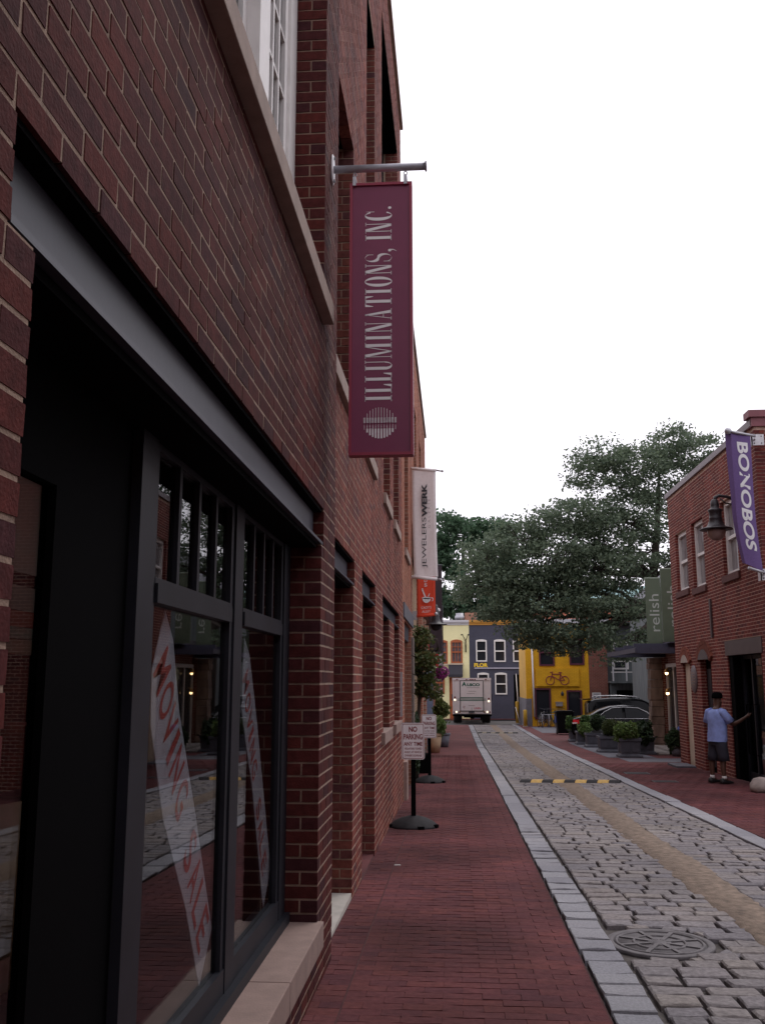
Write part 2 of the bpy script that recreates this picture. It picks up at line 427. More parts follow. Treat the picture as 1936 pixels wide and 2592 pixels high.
def didone(txt):
    """tall condensed high-contrast roman capitals drawn as polygons"""
    V = []; F = []; x = [0.0]
    def quad(*p):
        b = len(V); V.extend((px + x[0], py) for px, py in p); F.append(tuple(range(b, b + len(p))))
    def rect(a, b, c, d): quad((a, c), (b, c), (b, d), (a, d))
    def ring(cx, cy, ro, ho, ri, hi, a0, a1, dx=0, n=20):
        for i in range(n):
            s0, s1 = a0 + (a1 - a0) * i / n, a0 + (a1 - a0) * (i + 1) / n
            quad((cx + ro * math.cos(s0), cy + ho * math.sin(s0)), (cx + ro * math.cos(s1), cy + ho * math.sin(s1)),
                 (cx + dx + ri * math.cos(s1), cy + hi * math.sin(s1)), (cx + dx + ri * math.cos(s0), cy + hi * math.sin(s0)))
    h = .022; st = .135
    for ch in txt:
        wd = .3
        if ch == 'I': rect(.07, .07 + st, 0, 1); rect(0, .275, 0, h); rect(0, .275, 1 - h, 1); wd = .275
        elif ch == 'L': rect(.07, .07 + st, 0, 1); rect(0, .275, 1 - h, 1); rect(0, .42, 0, h); quad((.42, h), (.42, .3), (.39, .3), (.31, h)); wd = .43
        elif ch == 'U':
            rect(.05, .05 + st, .25, 1); rect(0, .25, 1 - h, 1); rect(.39, .42, .25, 1); rect(.33, .48, 1 - h, 1)
            ring(.235, .25, .185, .265, .115 - .02, .235, math.pi, 2 * math.pi, dx=.04); wd = .48
        elif ch == 'N': rect(.07, .1, 0, 1); rect(0, .17, 0, h); rect(0, .1, 1 - h, 1); quad((.06, 1), (.2, 1), (.45, 0), (.33, 0)); rect(.42, .45, 0, 1); rect(.35, .52, 1 - h, 1); wd = .52
        elif ch == 'M':
            rect(.07, .095, 0, 1); rect(0, .165, 0, h); rect(0, .1, 1 - h, 1); quad((.06, 1), (.19, 1), (.37, 0), (.3, 0)); quad((.56, 1), (.53, 1), (.32, .02), (.35, 0))
            rect(.54, .54 + st, 0, 1); rect(.47, .74, 0, h); rect(.6, .74, 1 - h, 1); wd = .74
        elif ch == 'A': quad((.06, 0), (.085, 0), (.255, .97), (.235, 1)); quad((.2, 1), (.27, 1), (.47, 0), (.33, 0)); rect(.12, .36, .3, .3 + h); rect(0, .15, 0, h); rect(.26, .54, 0, h); wd = .54
        elif ch == 'T':
            rect(.185, .185 + st, 0, 1); rect(.11, .395, 0, h); rect(0, .5, 1 - h, 1)
            quad((0, 1 - h), (0, .7), (.025, .7), (.1, 1 - h)); quad((.5, 1 - h), (.4, 1 - h), (.475, .7), (.5, .7)); wd = .5
        elif ch == 'O': ring(.24, .5, .24, .52, .105, .495, 0, 2 * math.pi, n=36); wd = .48
        elif ch == 'C': ring(.24, .5, .24, .52, .12, .495, R(38), R(322), dx=.03, n=30); quad((.42, .66), (.445, .66), (.445, 1), (.42, .86)); wd = .46
        elif ch == 'S':
            prev = None
            for i in range(33):
                t = i / 32; a = t * 2
                if t < .5: an = R(30) + R(240) * (a); cx, cy = .205, .755; px, py = cx + .165 * math.cos(an), cy + .25 * math.sin(an)
                else: an = R(90) - R(240) * (a - 1); cx, cy = .205, .25; px, py = cx + .175 * math.cos(an), cy + .255 * math.sin(an)
                w_ = .018 + .12 * math.exp(-((t - .5) / .2) ** 2)
                cur = ((px - w_ / 2, py - w_ * .25), (px + w_ / 2, py + w_ * .25))
                if prev: quad(prev[0], prev[1], cur[1], cur[0])
                prev = cur
            quad((.345, .7), (.365, .7), (.365, 1), (.345, .9)); quad((.03, .3), (.05, .3), (.05, .1), (.03, .0)); wd = .4
        elif ch in '.,':
            b = len(V); V.extend((.07 + .065 * math.cos(2 * math.pi * k / 14) + x[0], .065 + .065 * math.sin(2 * math.pi * k / 14)) for k in range(14)); F.append(tuple(range(b, b + 14)))
            if ch == ',': quad((.07, .0), (.135, .065), (.12, -.07), (.03, -.2), (.02, -.19), (.085, -.07))
            wd = .16
        elif ch == ' ': wd = .22
        x[0] += wd + .085
    return V, F

# ------------------------------------------------------------------ materials
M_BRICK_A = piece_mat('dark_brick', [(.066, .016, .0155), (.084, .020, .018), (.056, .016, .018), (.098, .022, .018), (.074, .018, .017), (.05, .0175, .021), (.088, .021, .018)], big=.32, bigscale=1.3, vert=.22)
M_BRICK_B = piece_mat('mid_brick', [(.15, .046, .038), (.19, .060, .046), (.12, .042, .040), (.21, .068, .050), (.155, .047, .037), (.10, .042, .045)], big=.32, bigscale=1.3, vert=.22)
M_BRICK_C = piece_mat('pale_brick', [(.27, .11, .075), (.33, .14, .09), (.24, .095, .068), (.36, .15, .10), (.28, .11, .075)], big=.32, bigscale=1.3, vert=.22)
M_BRICK_R = piece_mat('red_brick', [(.16, .040, .036), (.20, .048, .040), (.135, .036, .036), (.225, .056, .044), (.17, .041, .036), (.115, .038, .041)], big=.32, bigscale=1.3, vert=.22)
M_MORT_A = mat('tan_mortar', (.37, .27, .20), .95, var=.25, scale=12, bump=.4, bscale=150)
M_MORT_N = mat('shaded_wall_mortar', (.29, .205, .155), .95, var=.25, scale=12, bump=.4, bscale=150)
M_MORT_R = mat('pink_mortar', (.48, .33, .26), .95, var=.25, scale=12, bump=.4, bscale=150)
M_PAVER = piece_mat('red_paver', [(.092, .030, .033), (.108, .036, .037), (.080, .028, .033), (.118, .038, .036), (.097, .032, .036)], rough=.8, grain=.2, big=.42, bigscale=.8)
M_COBBLE = piece_mat('granite_cobble', [(.195, .18, .187), (.225, .205, .20), (.17, .16, .172), (.245, .22, .205), (.205, .192, .204), (.215, .19, .18)], rough=.7, grain=.28, gscale=30, bump=.6, bscale=55, big=.2)
M_KERB = piece_mat('granite_kerb', [(.25, .25, .27), (.29, .29, .31), (.23, .23, .255), (.31, .305, .32)], rough=.75, grain=.18, gscale=60, bump=.4, bscale=80, big=.15)
M_JOINT = mat('dark_joint', (.075, .065, .06), .95, var=.3, scale=20, bump=.5)
M_PJOINT = mat('paver_joint', (.062, .020, .021), .95, var=.3, scale=20)
M_STEEL = mat('dark_steel', (.035, .037, .048), .42, var=.15, scale=5, bump=.05)
M_FRAME = mat('dark_frame', (.014, .015, .021), .5, var=.2, scale=5, spec=.25)
M_BEAM = mat('beam_paint', (.034, .037, .054), .5, var=.18, scale=3, bump=.06, bscale=20)
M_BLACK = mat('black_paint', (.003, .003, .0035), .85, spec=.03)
M_RUBBER = mat('black_rubber', (.022, .021, .023), .75, spec=.2, var=.25, scale=14, bump=.2, bscale=70)
M_LIME = mat('limestone', (.255, .178, .153), .85, var=.14, scale=9, bump=.25, bscale=90)
M_SILL = mat('brown_stone', (.30, .225, .19), .85, var=.18, scale=8, bump=.25, bscale=60)
M_CONC = mat('concrete', (.42, .39, .35), .9, var=.15, scale=7, bump=.3, bscale=80)
M_WHITE = mat('white_paint', (.72, .70, .68), .5, var=.06, scale=8)
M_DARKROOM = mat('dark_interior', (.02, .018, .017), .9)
M_GLASS = glass_mat('shop_glass', 1.5, (.80, .81, .82))
M_PANE = mat('dark_pane', (.022, .024, .03), .1, spec=.45)
M_PANE2 = mat('curtained_pane', (.22, .21, .22), .12, var=.4, scale=14, spec=.7, streak=(1, 1, .05))
M_GALV = mat('galvanised_steel', (.42, .42, .45), .42, metal=.6, var=.15, scale=14)
M_CHROME = mat('chrome', (.5, .5, .51), .2, metal=1.0)
M_BARK = mat('bark', (.055, .042, .034), .95, var=.4, scale=12, bump=.6, bscale=20, streak=(1, 1, .2))
M_ROOF = mat('flat_roofing', (.10, .09, .10), .8, var=.2, scale=2)

# ------------------------------------------------------------------ ground, alley, pavements
def sheet(name, strips, dz, m, parent=None, kind='structure'):
    """strips: list of (x0, x1, y0, y1); follows the fall of the alley"""
    mb = MB()
    for x0, x1, y0, y1 in strips:
        ys = sorted({y0, y1} | {y for y in (38.0, 85.0) if y0 < y < y1})
        P = []
        for y in ys: P += [(x0, y, gz(y) + dz), (x1, y, gz(y) + dz)]
        mb.add(P, [(2 * i, 2 * i + 1, 2 * i + 3, 2 * i + 2) for i in range(len(ys) - 1)])
    return mb.build(name, m, parent, kind)
M_DIRT = mat('earth', (.13, .115, .10), .95, var=.3, scale=.6, bump=.3, bscale=8)
M_ASPH = mat('asphalt', (.085, .082, .082), .9, var=.22, scale=3, bump=.5, bscale=120)
sheet('ground', [(-400, 400, -60, 85), (-400, 400, 85, 500)], -.16, M_DIRT)
sheet('cross_street', [(-60, 60, 58.6, 68.2)], -.055, M_ASPH)
sheet('parking_lot', [(6.0, 40, 34.6, 58.0)], -.03, M_ASPH)

road = sheet('road', [(1.0, 3.5, -3, 58.4)], -.032, M_JOINT)
mb = MB(); ys = np.arange(-1, 58.2, .11); P = []
for k, y in enumerate(ys):
    w0 = 2.045 + .022 * math.sin(y * 1.9) + random.uniform(-.022, .022); w1 = 2.43 + .022 * math.sin(y * 1.3 + 1) + random.uniform(-.022, .022)
    P += [(w0 - .02, y, gz(y) - .012), (w0, y, gz(y) + .006), (w1, y, gz(y) + .006), (w1 + .02, y, gz(y) - .012)]
mb.add(P, [(4 * k + i, 4 * k + i + 1, 4 * k + i + 5, 4 * k + i + 4) for k in range(len(ys) - 1) for i in range(3)], True)
M_TAN = mat('tan_aggregate', (.185, .140, .106), .95, var=.4, scale=14, bump=.9, bscale=60)
mb.build('gutter_strip', M_TAN, road, 'structure')
MANHOLE = (1.37, 7.0, .36)
cob = []
y = .0
while y < 58.2:
    dy = random.uniform(.15, .215)
    for xa, xb in ((1.075, 2.07 + random.uniform(-.02, .02)), (2.41 + random.uniform(-.02, .02), 3.385)):
        x = xa
        while x < xb - .05:
            L_ = random.uniform(.2, .34)
            if xb - x - L_ < .1: L_ = xb - x
            cx, cy = x + L_ / 2, y + dy / 2
            if (cx - MANHOLE[0]) ** 2 + (cy - MANHOLE[1]) ** 2 > (MANHOLE[2] + .1) ** 2 or cy > 9:
                cob.append((cx, cy + random.uniform(-.006, .006), gz(cy) - .04 + random.uniform(-.005, .004), L_ - random.uniform(.012, .03), dy - random.uniform(.010, .026), .09,
                            (random.uniform(-.03, -.01), random.uniform(-.015, .015), random.uniform(-.02, .02))))
            x += L_
    y += dy
# short stones set round the manhole frame
for k in range(11):
    a = 2 * math.pi * k / 11; rr = MANHOLE[2] + .115; cx, cy = MANHOLE[0] + rr * math.cos(a), MANHOLE[1] + rr * math.sin(a)
    if 1.1 < cx < 2.0: cob.append((cx, cy, gz(cy) - .046, .17, .13, .09, (0, 0, a + math.pi / 2)))
lay(road, 'cobblestone', cob, M_COBBLE, 'cobble', 300)

for nm, xa, xb, ex in (('kerb', .79, 1.055, 0), ('kerb', 3.4, 3.67, 1)):
    kb = sheet(nm, [(xa - .01, xb + .015, -3, 58.4)], -.028, M_JOINT)
    st = []; y = .2
    while y < 58:
        L_ = random.uniform(.2, .36) if y < 13 and not ex else random.uniform(.7, 1.5)
        gap = random.uniform(.02, .045) if y < 13 and not ex else random.uniform(.006, .016)
        cy = y + L_ / 2
        st.append(((xa + xb) / 2 + random.uniform(-.006, .006), cy, gz(cy) - .048 + random.uniform(-.006, .006), xb - xa - .02, L_ - gap, .12, (-.021, 0, random.uniform(-.01, .01)))); y += L_
    lay(kb, 'kerb_stone', st, M_KERB, 'kerb', 200)

def pave(x0, x1, y0, y1, skip=()):
    out = []; r_ = 0; y = y0; P = .106; Lp = (x1 - x0) / max(.5, round(2 * (x1 - x0) / .212) / 2)
    while y < y1:
        x = x0 - (r_ % 2) * Lp / 2
        while x < x1:
            a, b = max(x, x0), min(x + Lp, x1)
            cx, cy = (a + b) / 2, y + P / 2
            if b - a > .04 and not any(s[0] < cx < s[1] and s[2] < cy < s[3] for s in skip):
                out.append((cx, cy, gz(cy) - .03 + random.uniform(-.0012, .0012), b - a - .0018, P - .0018, .06, (-.021, 0, 0)))
            x += Lp
        y += P; r_ += 1
    return out
lw = sheet('sidewalk', [(-.95, .785, -3, 58.4)], -.005, M_PJOINT)
lay(lw, 'paver', pave(-.622, .775, 0, 30) + pave(-.868, -.63, 0, 30), M_PAVER, 'paver', 300)
M_PAVTEX = brick_tex('far_paving', (.105, .031, .033), (.12, .035, .036), (.06, .024, .025), bw=.212, rh=.106, var=.25, ms=.004)
sheet('far_paving', [(-.94, .78, 30, 58.4)], -.001, M_PAVTEX, lw)
rw = sheet('sidewalk', [(3.68, 6.05, -3, 58.4), (6.05, 7.35, 26.6, 34.6)], -.005, M_PJOINT)
rp = pave(3.69, 5.99, 10, 26.6)
lay(rw, 'paver', rp, M_PAVER, 'paver', 300)
sheet('far_paving', [(3.69, 5.99, 26.6, 58.3), (5.99, 7.3, 26.7, 34.6)], -.001, M_PAVTEX, rw)
M_SLATE = mat('blue_stone', (.105, .105, .125), .8, var=.2, scale=4, bump=.3, bscale=40)
sheet('stone_band', [(4.75, 7.25, 27.2, 29.0), (4.5, 5.9, 29.2, 39.5)], .004, M_SLATE, rw)
sheet('stone_band', [(4.25, 5.9, 48.0, 55.6)], .004, M_SLATE, rw)
mb = MB()
for x, y, a, b in ((4.15, 22.9, .55, .45), (4.3, 20.6, .5, .35)): mb.box(x - a / 2, x + a / 2, y - b / 2, y + b / 2, gz(y) + .004, gz(y) + .012)
for i, (x, y, a, b) in enumerate(((4.15, 22.9, .55, .45), (4.3, 20.6, .5, .35))):
    t = thing('utility_cover', ['dark metal utility cover in the red paving further up the alley', 'dark metal utility cover in the red paving near the standing man'][i], 'utility cover', (x, y, gz(y)), 'utility covers in the right pavement')
    MB().box(x - a / 2, x + a / 2, y - b / 2, y + b / 2, gz(y) - .006, gz(y) + .007).build('frame', M_STEEL, t)
    MB().box(x - a / 2 + .03, x + a / 2 - .03, y - b / 2 + .03, y + b / 2 - .03, gz(y) + .005, gz(y) + .011).build('plate', M_FRAME, t)

# manhole
t = thing('manhole_cover', 'round cast iron manhole cover with star ribs set in the cobbles', 'manhole cover', (MANHOLE[0], MANHOLE[1], gz(7) - .01))
M_IRON = mat('cast_iron', (.135, .125, .13), .75, metal=.1, var=.25, scale=12, bump=.3, bscale=60)
mx_, my_, mr_ = MANHOLE; z = gz(my_) - .004
MB().lathe([(mr_ * .86, -.02), (mr_ * .86, .002), (mr_ * .9, .004), (mr_ * .98, .004), (mr_, .0), (mr_, -.03)], (mx_, my_, z), 48).build('frame', M_IRON, t)
MB().lathe([(.001, -.003), (mr_ * .85, -.003), (mr_ * .85, -.03)], (mx_, my_, z), 48).build('lid', M_IRON, t)
rb = MB()
for k in range(8):
    a = math.pi * k / 4 + .3; rb.bar((mx_ + .05 * math.cos(a), my_ + .05 * math.sin(a), z - .004), (mx_ + mr_ * .82 * math.cos(a), my_ + mr_ * .82 * math.sin(a), z - .004), .03, .02)
rb.torus((mx_, my_, z - .004), mr_ * .8, .012, 48, 6, 'z'); rb.torus((mx_, my_, z - .004), mr_ * .48, .012, 40, 6, 'z'); rb.lathe([(.001, .004), (.075, .004), (.085, -.012)], (mx_, my_, z), 24)
rb.build('rib', M_IRON, t)

# ------------------------------------------------------------------ left side: three brick buildings
def shell(parent, x0, x1, y0, y1, z0, z1, m, name='outer_wall', open_side='x+', th=.2):
    """the other three walls of a building whose street wall is built brick by brick, with its roof"""
    mb = MB()
    if open_side == 'x+': mb.box(x0, x0 + th, y0, y1, z0, z1); xa, xb = x0 + th, x1
    else: mb.box(x1 - th, x1, y0, y1, z0, z1); xa, xb = x0, x1 - th
    mb.box(xa, xb, y0, y0 + th, z0, z1); mb.box(xa, xb, y1 - th, y1, z0, z1)
    mb.build(name, m, parent)
    MB().box(x0 + .01, x1 - .01, y0 + .01, y1 - .01, z1 - .25, z1 - .1).build('roof', M_ROOF, parent)

M_BTEX = brick_tex('side_brick', (.11, .032, .027), (.15, .045, .034), (.30, .22, .16), rot=(R(90), 0, 0))
# -- the near building
A = thing('brick_building', 'dark red brick building nearest the camera with steel shopfront and white upper window', 'building', (-4, 2, -.2))
FA = Face('x+', -.80)
opA = [(1.67, 5.70, .20, 2.432), (1.56, 5.80, 2.432, 2.66), (.4, 5.68, 3.97, 6.9)]
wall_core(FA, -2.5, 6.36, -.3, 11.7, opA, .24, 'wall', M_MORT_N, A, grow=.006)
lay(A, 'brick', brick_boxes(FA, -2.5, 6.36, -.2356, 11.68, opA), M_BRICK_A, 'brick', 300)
shell(A, -9, -1.06, -2.5, 6.36, -.3, 11.7, M_BTEX)
# lintel: rolled steel channel with the web set back
b = MB(); FA.box(b, 1.58, 5.78, 2.452, 2.64, -.17, -.065); FA.box(b, 1.57, 5.79, 2.434, 2.4515, -.17, -.003); b.build('lintel', M_BEAM, A)
b = MB(); FA.box(b, 1.57, 5.79, 2.641, 2.657, -.235, -.012); b.build('lintel_plate', M_BLACK, A)
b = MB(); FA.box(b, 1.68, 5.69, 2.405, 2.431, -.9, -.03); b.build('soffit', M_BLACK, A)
# stone sills of shopfront
for i, (a_, b_) in enumerate(((1.69, 3.42), (3.426, 4.60), (4.606, 5.735))):
    b = MB(); FA.box(b, a_, b_, .105, .245, -.235, .035); b.build('stone_sill', M_LIME, A, bevel=.006)
b = MB(); FA.box(b, 1.69, 5.69, .02, .2, -.9, -.25); b.build('plinth', M_FRAME, A)
# shopfront frame in the plane x = -1.0
FW = Face('x+', -1.0)
def sbox(*a):
    q = MB()
    for e in a: FW.box(q, *e)
    return q
sbox((2.96, 5.69, .246, .30, -.09, .045)).build('sill_frame', M_FRAME, A)
sbox((3.06, 5.50, .301, .40, -.08, .010)).build('bottom_rail', M_FRAME, A)
sbox((2.34, 2.90, .246, 2.43, -.06, -.02), (1.68, 2.34, 2.10, 2.43, -.06, -.02)).build('blank_panel', M_BLACK, A)
for a_, b_ in ((2.90, 3.06), (4.24, 4.40), (5.50, 5.69)): sbox((a_, b_, .246, 2.434, -.035, .014)).build('mullion', M_FRAME, A)
for a_, b_ in ((3.06, 4.24), (4.40, 5.50)):
    wv = sbox((a_, a_ + .045, .401, 2.43, -.028, .004), (b_ - .05, b_, .401, 2.43, -.028, .004), (a_ + .045, b_ - .05, 1.86, 1.925, -.028, .016), (a_ + .045, b_ - .05, 1.925, 1.945, -.028, .006), (a_ + .045, b_ - .05, 2.38, 2.43, -.028, .004)).build('window', M_FRAME, A)
    n = 4
    for k in range(1, n): bars = MB(); u = a_ + .045 + (b_ - a_ - .095) * k / n; FW.box(bars, u - .016, u + .016, 1.945, 2.38, -.026, .002); bars.build('glazing_bar', M_FRAME, wv)
    g = MB(); FW.box(g, a_ + .045, b_ - .05, .401, 1.86, -.022, -.016); g.build('pane', M_GLASS, wv)
    for k in range(n):
        u0 = a_ + .045 + (b_ - a_ - .095) * k / n + .016; u1 = a_ + .045 + (b_ - a_ - .095) * (k + 1) / n - .016
        g = MB(); FW.box(g, u0, u1, 1.945, 2.38, -.022, -.016); g.build('pane', M_GLASS, wv)
g = MB(); FW.box(g, 1.68, 2.34, .246, 2.10, -.05, -.042); g.build('door_glass', M_GLASS, A)
# the room behind the glass
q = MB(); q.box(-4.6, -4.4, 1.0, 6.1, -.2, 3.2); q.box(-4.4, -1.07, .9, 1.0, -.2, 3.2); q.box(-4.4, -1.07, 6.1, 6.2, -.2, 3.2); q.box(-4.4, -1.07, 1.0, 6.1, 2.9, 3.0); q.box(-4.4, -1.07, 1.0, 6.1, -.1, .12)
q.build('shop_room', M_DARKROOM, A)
# upper window: white painted sashes
b = MB(); FA.box(b, .3, 5.68, 3.83, 3.955, -.23, .068); b.build('window_sill', M_SILL, A, bevel=.005)
ST = [(.42, 1.42), (1.66, 2.56), (2.80, 3.40), (3.40, 4.30), (4.55, 5.45)]
for a_, b_ in ST:
    wv = sbox((a_, a_ + .09, 3.97, 6.88, -.12, -.02), (b_ - .09, b_, 3.97, 6.88, -.12, -.02), (a_ + .09, b_ - .09, 3.97, 4.05, -.12, -.01), (a_ + .09, b_ - .09, 6.8, 6.88, -.12, .0)).build('sash_window', M_WHITE, A)
    bars = MB()
    for k in range(1, 4): u = a_ + .09 + (b_ - a_ - .18) * k / 4; FW.box(bars, u - .017, u + .017, 4.05, 6.8, -.045, -.022)
    for k in range(1, 7):
        zz = 4.05 + 2.75 * k / 7; FW.box(bars, a_ + .09, b_ - .09, zz - .012, zz + .012, -.044, -.024)
    bars.build('glazing_bar', M_WHITE, wv)
    g = MB(); FW.box(g, a_ + .09, b_ - .09, 4.05, 6.8, -.052, -.046); g.build('pane', M_GLASS, wv)
for a_, b_ in ((1.42, 1.66), (2.56, 2.80), (4.30, 4.55)): sbox((a_, b_, 3.97, 6.88, -.14, .05)).build('window_post', M_WHITE, A)
sbox((5.45, 5.672, 3.97, 6.88, -.14, .0)).build('window_post', M_WHITE, A)
q = MB(); q.box(-3.2, -3.0, .2, 6.0, 3.7, 7.2); q.box(-3.0, -1.07, .2, 6.0, 3.7, 3.8); q.box(-3.0, -1.07, .2, 6.0, 7.1, 7.2); q.box(-3.0, -1.07, .1, .2, 3.7, 7.2); q.box(-3.0, -1.07, 6.0, 6.1, 3.7, 7.2)
q.build('upper_room', mat('grey_interior', (.10, .09, .085), .9), A)

# -- the middle building, set back seven centimetres
Bd = thing('brick_building', 'brown red brick building with deep dark doorways between brick piers', 'building', (-4, 11, -.2))
FB = Face('x+', -.87)
low = [(6.40, 8.25), (9.10, 10.52), (11.75, 12.87), (13.95, 15.20)]
opB = [(6.40, 8.25, -.30, 2.432), (6.40, 8.33, 2.432, 2.66), (9.10, 10.52, -.35, 2.432), (9.04, 10.60, 2.432, 2.66),
       (11.75, 12.87, .97, 2.432), (13.95, 15.20, .97, 2.432), (11.68, 15.26, 2.432, 2.66),
       (6.52, 8.05, 3.97, 6.5), (9.33, 10.38, 3.97, 9.25), (11.5, 15.1, 7.0, 10.65), (11.85, 13.05, 3.97, 5.9), (13.9, 15.15, 3.97, 5.9)]
wall_core(FB, 6.37, 16.1, -.45, 11.7, opB, .24, 'wall', M_MORT_A, Bd, grow=.006)
lay(Bd, 'brick', brick_boxes(FB, 6.37, 16.1, -.388, 11.68, opB), M_BRICK_B, 'brick', 300)
shell(Bd, -9, -1.12, 6.38, 16.1, -.45, 11.7, M_BTEX)
b = MB(); FB.box(b, 6.37, 16.1, 11.7, 11.78, -.3, .05); b.build('coping', M_SILL, Bd)
for a_, b_, s0, s1 in ((6.42, 8.31, 6.41, 8.24), (9.05, 10.59, 9.11, 10.51), (11.69, 15.25, 11.76, 15.19)):
    q = MB(); FB.box(q, a_, b_, 2.452, 2.64, -.17, -.065); FB.box(q, a_, b_, 2.434, 2.4515, -.17, -.003); q.build('lintel', M_BEAM, Bd)
    q = MB(); FB.box(q, a_, b_, 2.641, 2.657, -.235, -.012); q.build('lintel_plate', M_BLACK, Bd)
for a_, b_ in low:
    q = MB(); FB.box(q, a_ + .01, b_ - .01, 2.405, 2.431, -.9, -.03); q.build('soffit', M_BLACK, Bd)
b = MB(); FB.box(b, 6.41, 8.24, -.3, -.125, -.9, -.004); b.build('threshold', M_CONC, Bd)
b = MB(); FB.box(b, 9.11, 10.51, -.4, -.205, -.9, -.01); b.build('threshold', M_PAVTEX, Bd)
for a_, b_ in low[2:]:
    b = MB(); FB.box(b, a_ - .25, b_ + .1, .86, 1.0, -.235, .045); b.build('stone_sill', M_LIME, Bd, bevel=.006)
FD = Face('x+', -1.12)
for i, (a_, b_) in enumerate(low):
    z0 = -.12 if i < 2 else 1.0
    wv = MB()
    for e in ((a_, a_ + .1, z0, 2.43, -.08, 0), (b_ - .1, b_, z0, 2.43, -.08, 0), (a_ + .1, b_ - .1, 2.3, 2.43, -.08, 0), (a_ + .1, b_ - .1, z0, z0 + .18, -.08, 0), (a_ + .1, b_ - .1, 1.72, 1.8, -.08, 0)): FD.box(wv, *e)
    wv = wv.build('door' if i < 2 else 'window', M_FRAME, Bd)
    g = MB(); FD.box(g, a_ + .1, b_ - .1, z0 + .18, 1.72, -.05, -.04); g.build('pane', M_PANE, wv)
    g = MB(); FD.box(g, a_ + .1, b_ - .1, 1.8, 2.3, -.05, -.04); g.build('pane', M_PANE, wv)
for a_, b_, z0, z1 in ((6.52, 8.05, 3.97, 6.5), (9.33, 10.38, 3.97, 9.25), (11.5, 15.1, 7.0, 10.65), (11.85, 13.05, 3.97, 5.9), (13.9, 15.15, 3.97, 5.9)):
    wv = MB()
    for e in ((a_, a_ + .08, z0, z1, -.08, 0), (b_ - .08, b_, z0, z1, -.08, 0), (a_ + .08, b_ - .08, z1 - .08, z1, -.08, 0), (a_ + .08, b_ - .08, z0, z0 + .08, -.08, 0), (a_ + .08, b_ - .08, (z0 + z1) / 2 - .03, (z0 + z1) / 2 + .03, -.08, 0)): FD.box(wv, *e)
    wv = wv.build('window', M_FRAME, Bd)
    g = MB(); FD.box(g, a_ + .08, b_ - .08, z0 + .08, z1 - .08, -.05, -.04); g.build('pane', M_PANE, wv)
    q = MB(); FB.box(q, a_ - .0, b_ + .0, z1 - .02, z1 - .004, -.235, -.006); q.build('lintel_plate', M_BLACK, Bd)
    if z0 < 4: b = MB(); FB.box(b, a_ - .06, b_ + .04, 3.83, 3.968, -.23, .042); b.build('window_sill', M_SILL, Bd, bevel=.005)
b = MB(); FB.box(b, 15.45, 15.5, 1.05, 1.75, 0, .035); b.build('wall_plate', M_GALV, Bd)

# -- the paler building beyond
Cd = thing('brick_building', 'pale orange brick building with stone pier beside the climbing shrub', 'building', (-4, 20, -.4))
FC = Face('x+', -.865)
opC = [(16.75, 19.35, -.5, 2.66), (16.95, 18.35, 3.97, 7.2), (21.2, 22.6, 5.4, 8.0), (24.6, 26.0, 5.4, 8.0), (19.97, 30.3, -.8, 4.95)]
wall_core(FC, 16.11, 30.2, -.7, 9.45, opC, .24, 'wall', M_MORT_A, Cd, grow=.006)
lay(Cd, 'brick', brick_boxes(FC, 16.11, 30.2, -.693, 9.43, opC), M_BRICK_C, 'brick', 200)
shell(Cd, -9, -1.12, 16.11, 30.2, -.7, 9.45, M_BTEX)
b = MB(); FC.box(b, 16.11, 30.2, 9.45, 9.53, -.3, .05); b.build('coping', M_SILL, Cd)
q = MB(); FC.box(q, 16.76, 19.34, 2.38, 2.655, -.2, -.05); q.build('lintel', M_BEAM, Cd)
q = MB(); FC.box(q, 16.3, 19.9, 2.69, 2.95, -.02, .03); q.build('stone_band', M_SLATE, Cd, bevel=.01)
M_PIERST = piece_mat('pier_stone', [(.17, .14, .125), (.21, .17, .15), (.15, .125, .12)], rough=.9)
pz = -.5; k = 0
while pz < 2.3:
    hh = .36 + .03 * (k % 2); q = MB(); FC.box(q, 19.36, 19.9, pz, pz + hh - .015, -.3, .045); q.build('pier_block', M_PIERST, Cd, bevel=.01); pz += hh; k += 1
q = MB(); FC.box(q, 16.3, 16.74, -.5, .28, -.2, .06); q.build('stone_base', M_LIME, Cd, bevel=.01)
q = MB(); q.box(-1.34, -1.16, 19.7, 30.2, -.9, 5.1); q.build('recessed_wall', brick_tex('ochre_brick', (.24, .15, .085), (.30, .19, .11), (.36, .28, .2), rot=(0, R(90), R(90))), Cd)
for a_, b_, z0, z1 in opC[:-1]:
    wv = MB()
    for e in ((a_, a_ + .1, z0, z1, -.08, 0), (b_ - .1, b_, z0, z1, -.08, 0), (a_ + .1, b_ - .1, z1 - .3, z1 - .2, -.08, 0), (a_ + .1, b_ - .1, z0, z0 + .2, -.08, 0)): FD.box(wv, *e)
    wv = wv.build('window', M_FRAME, Cd); g = MB(); FD.box(g, a_ + .1, b_ - .1, z0 + .2, z1 - .3, -.05, -.04); g.build('pane', M_PANE, wv)
b = MB(); FC.box(b, 16.85, 18.42, 3.83, 3.968, -.23, .045); b.build('window_sill', M_SILL, Cd, bevel=.005)
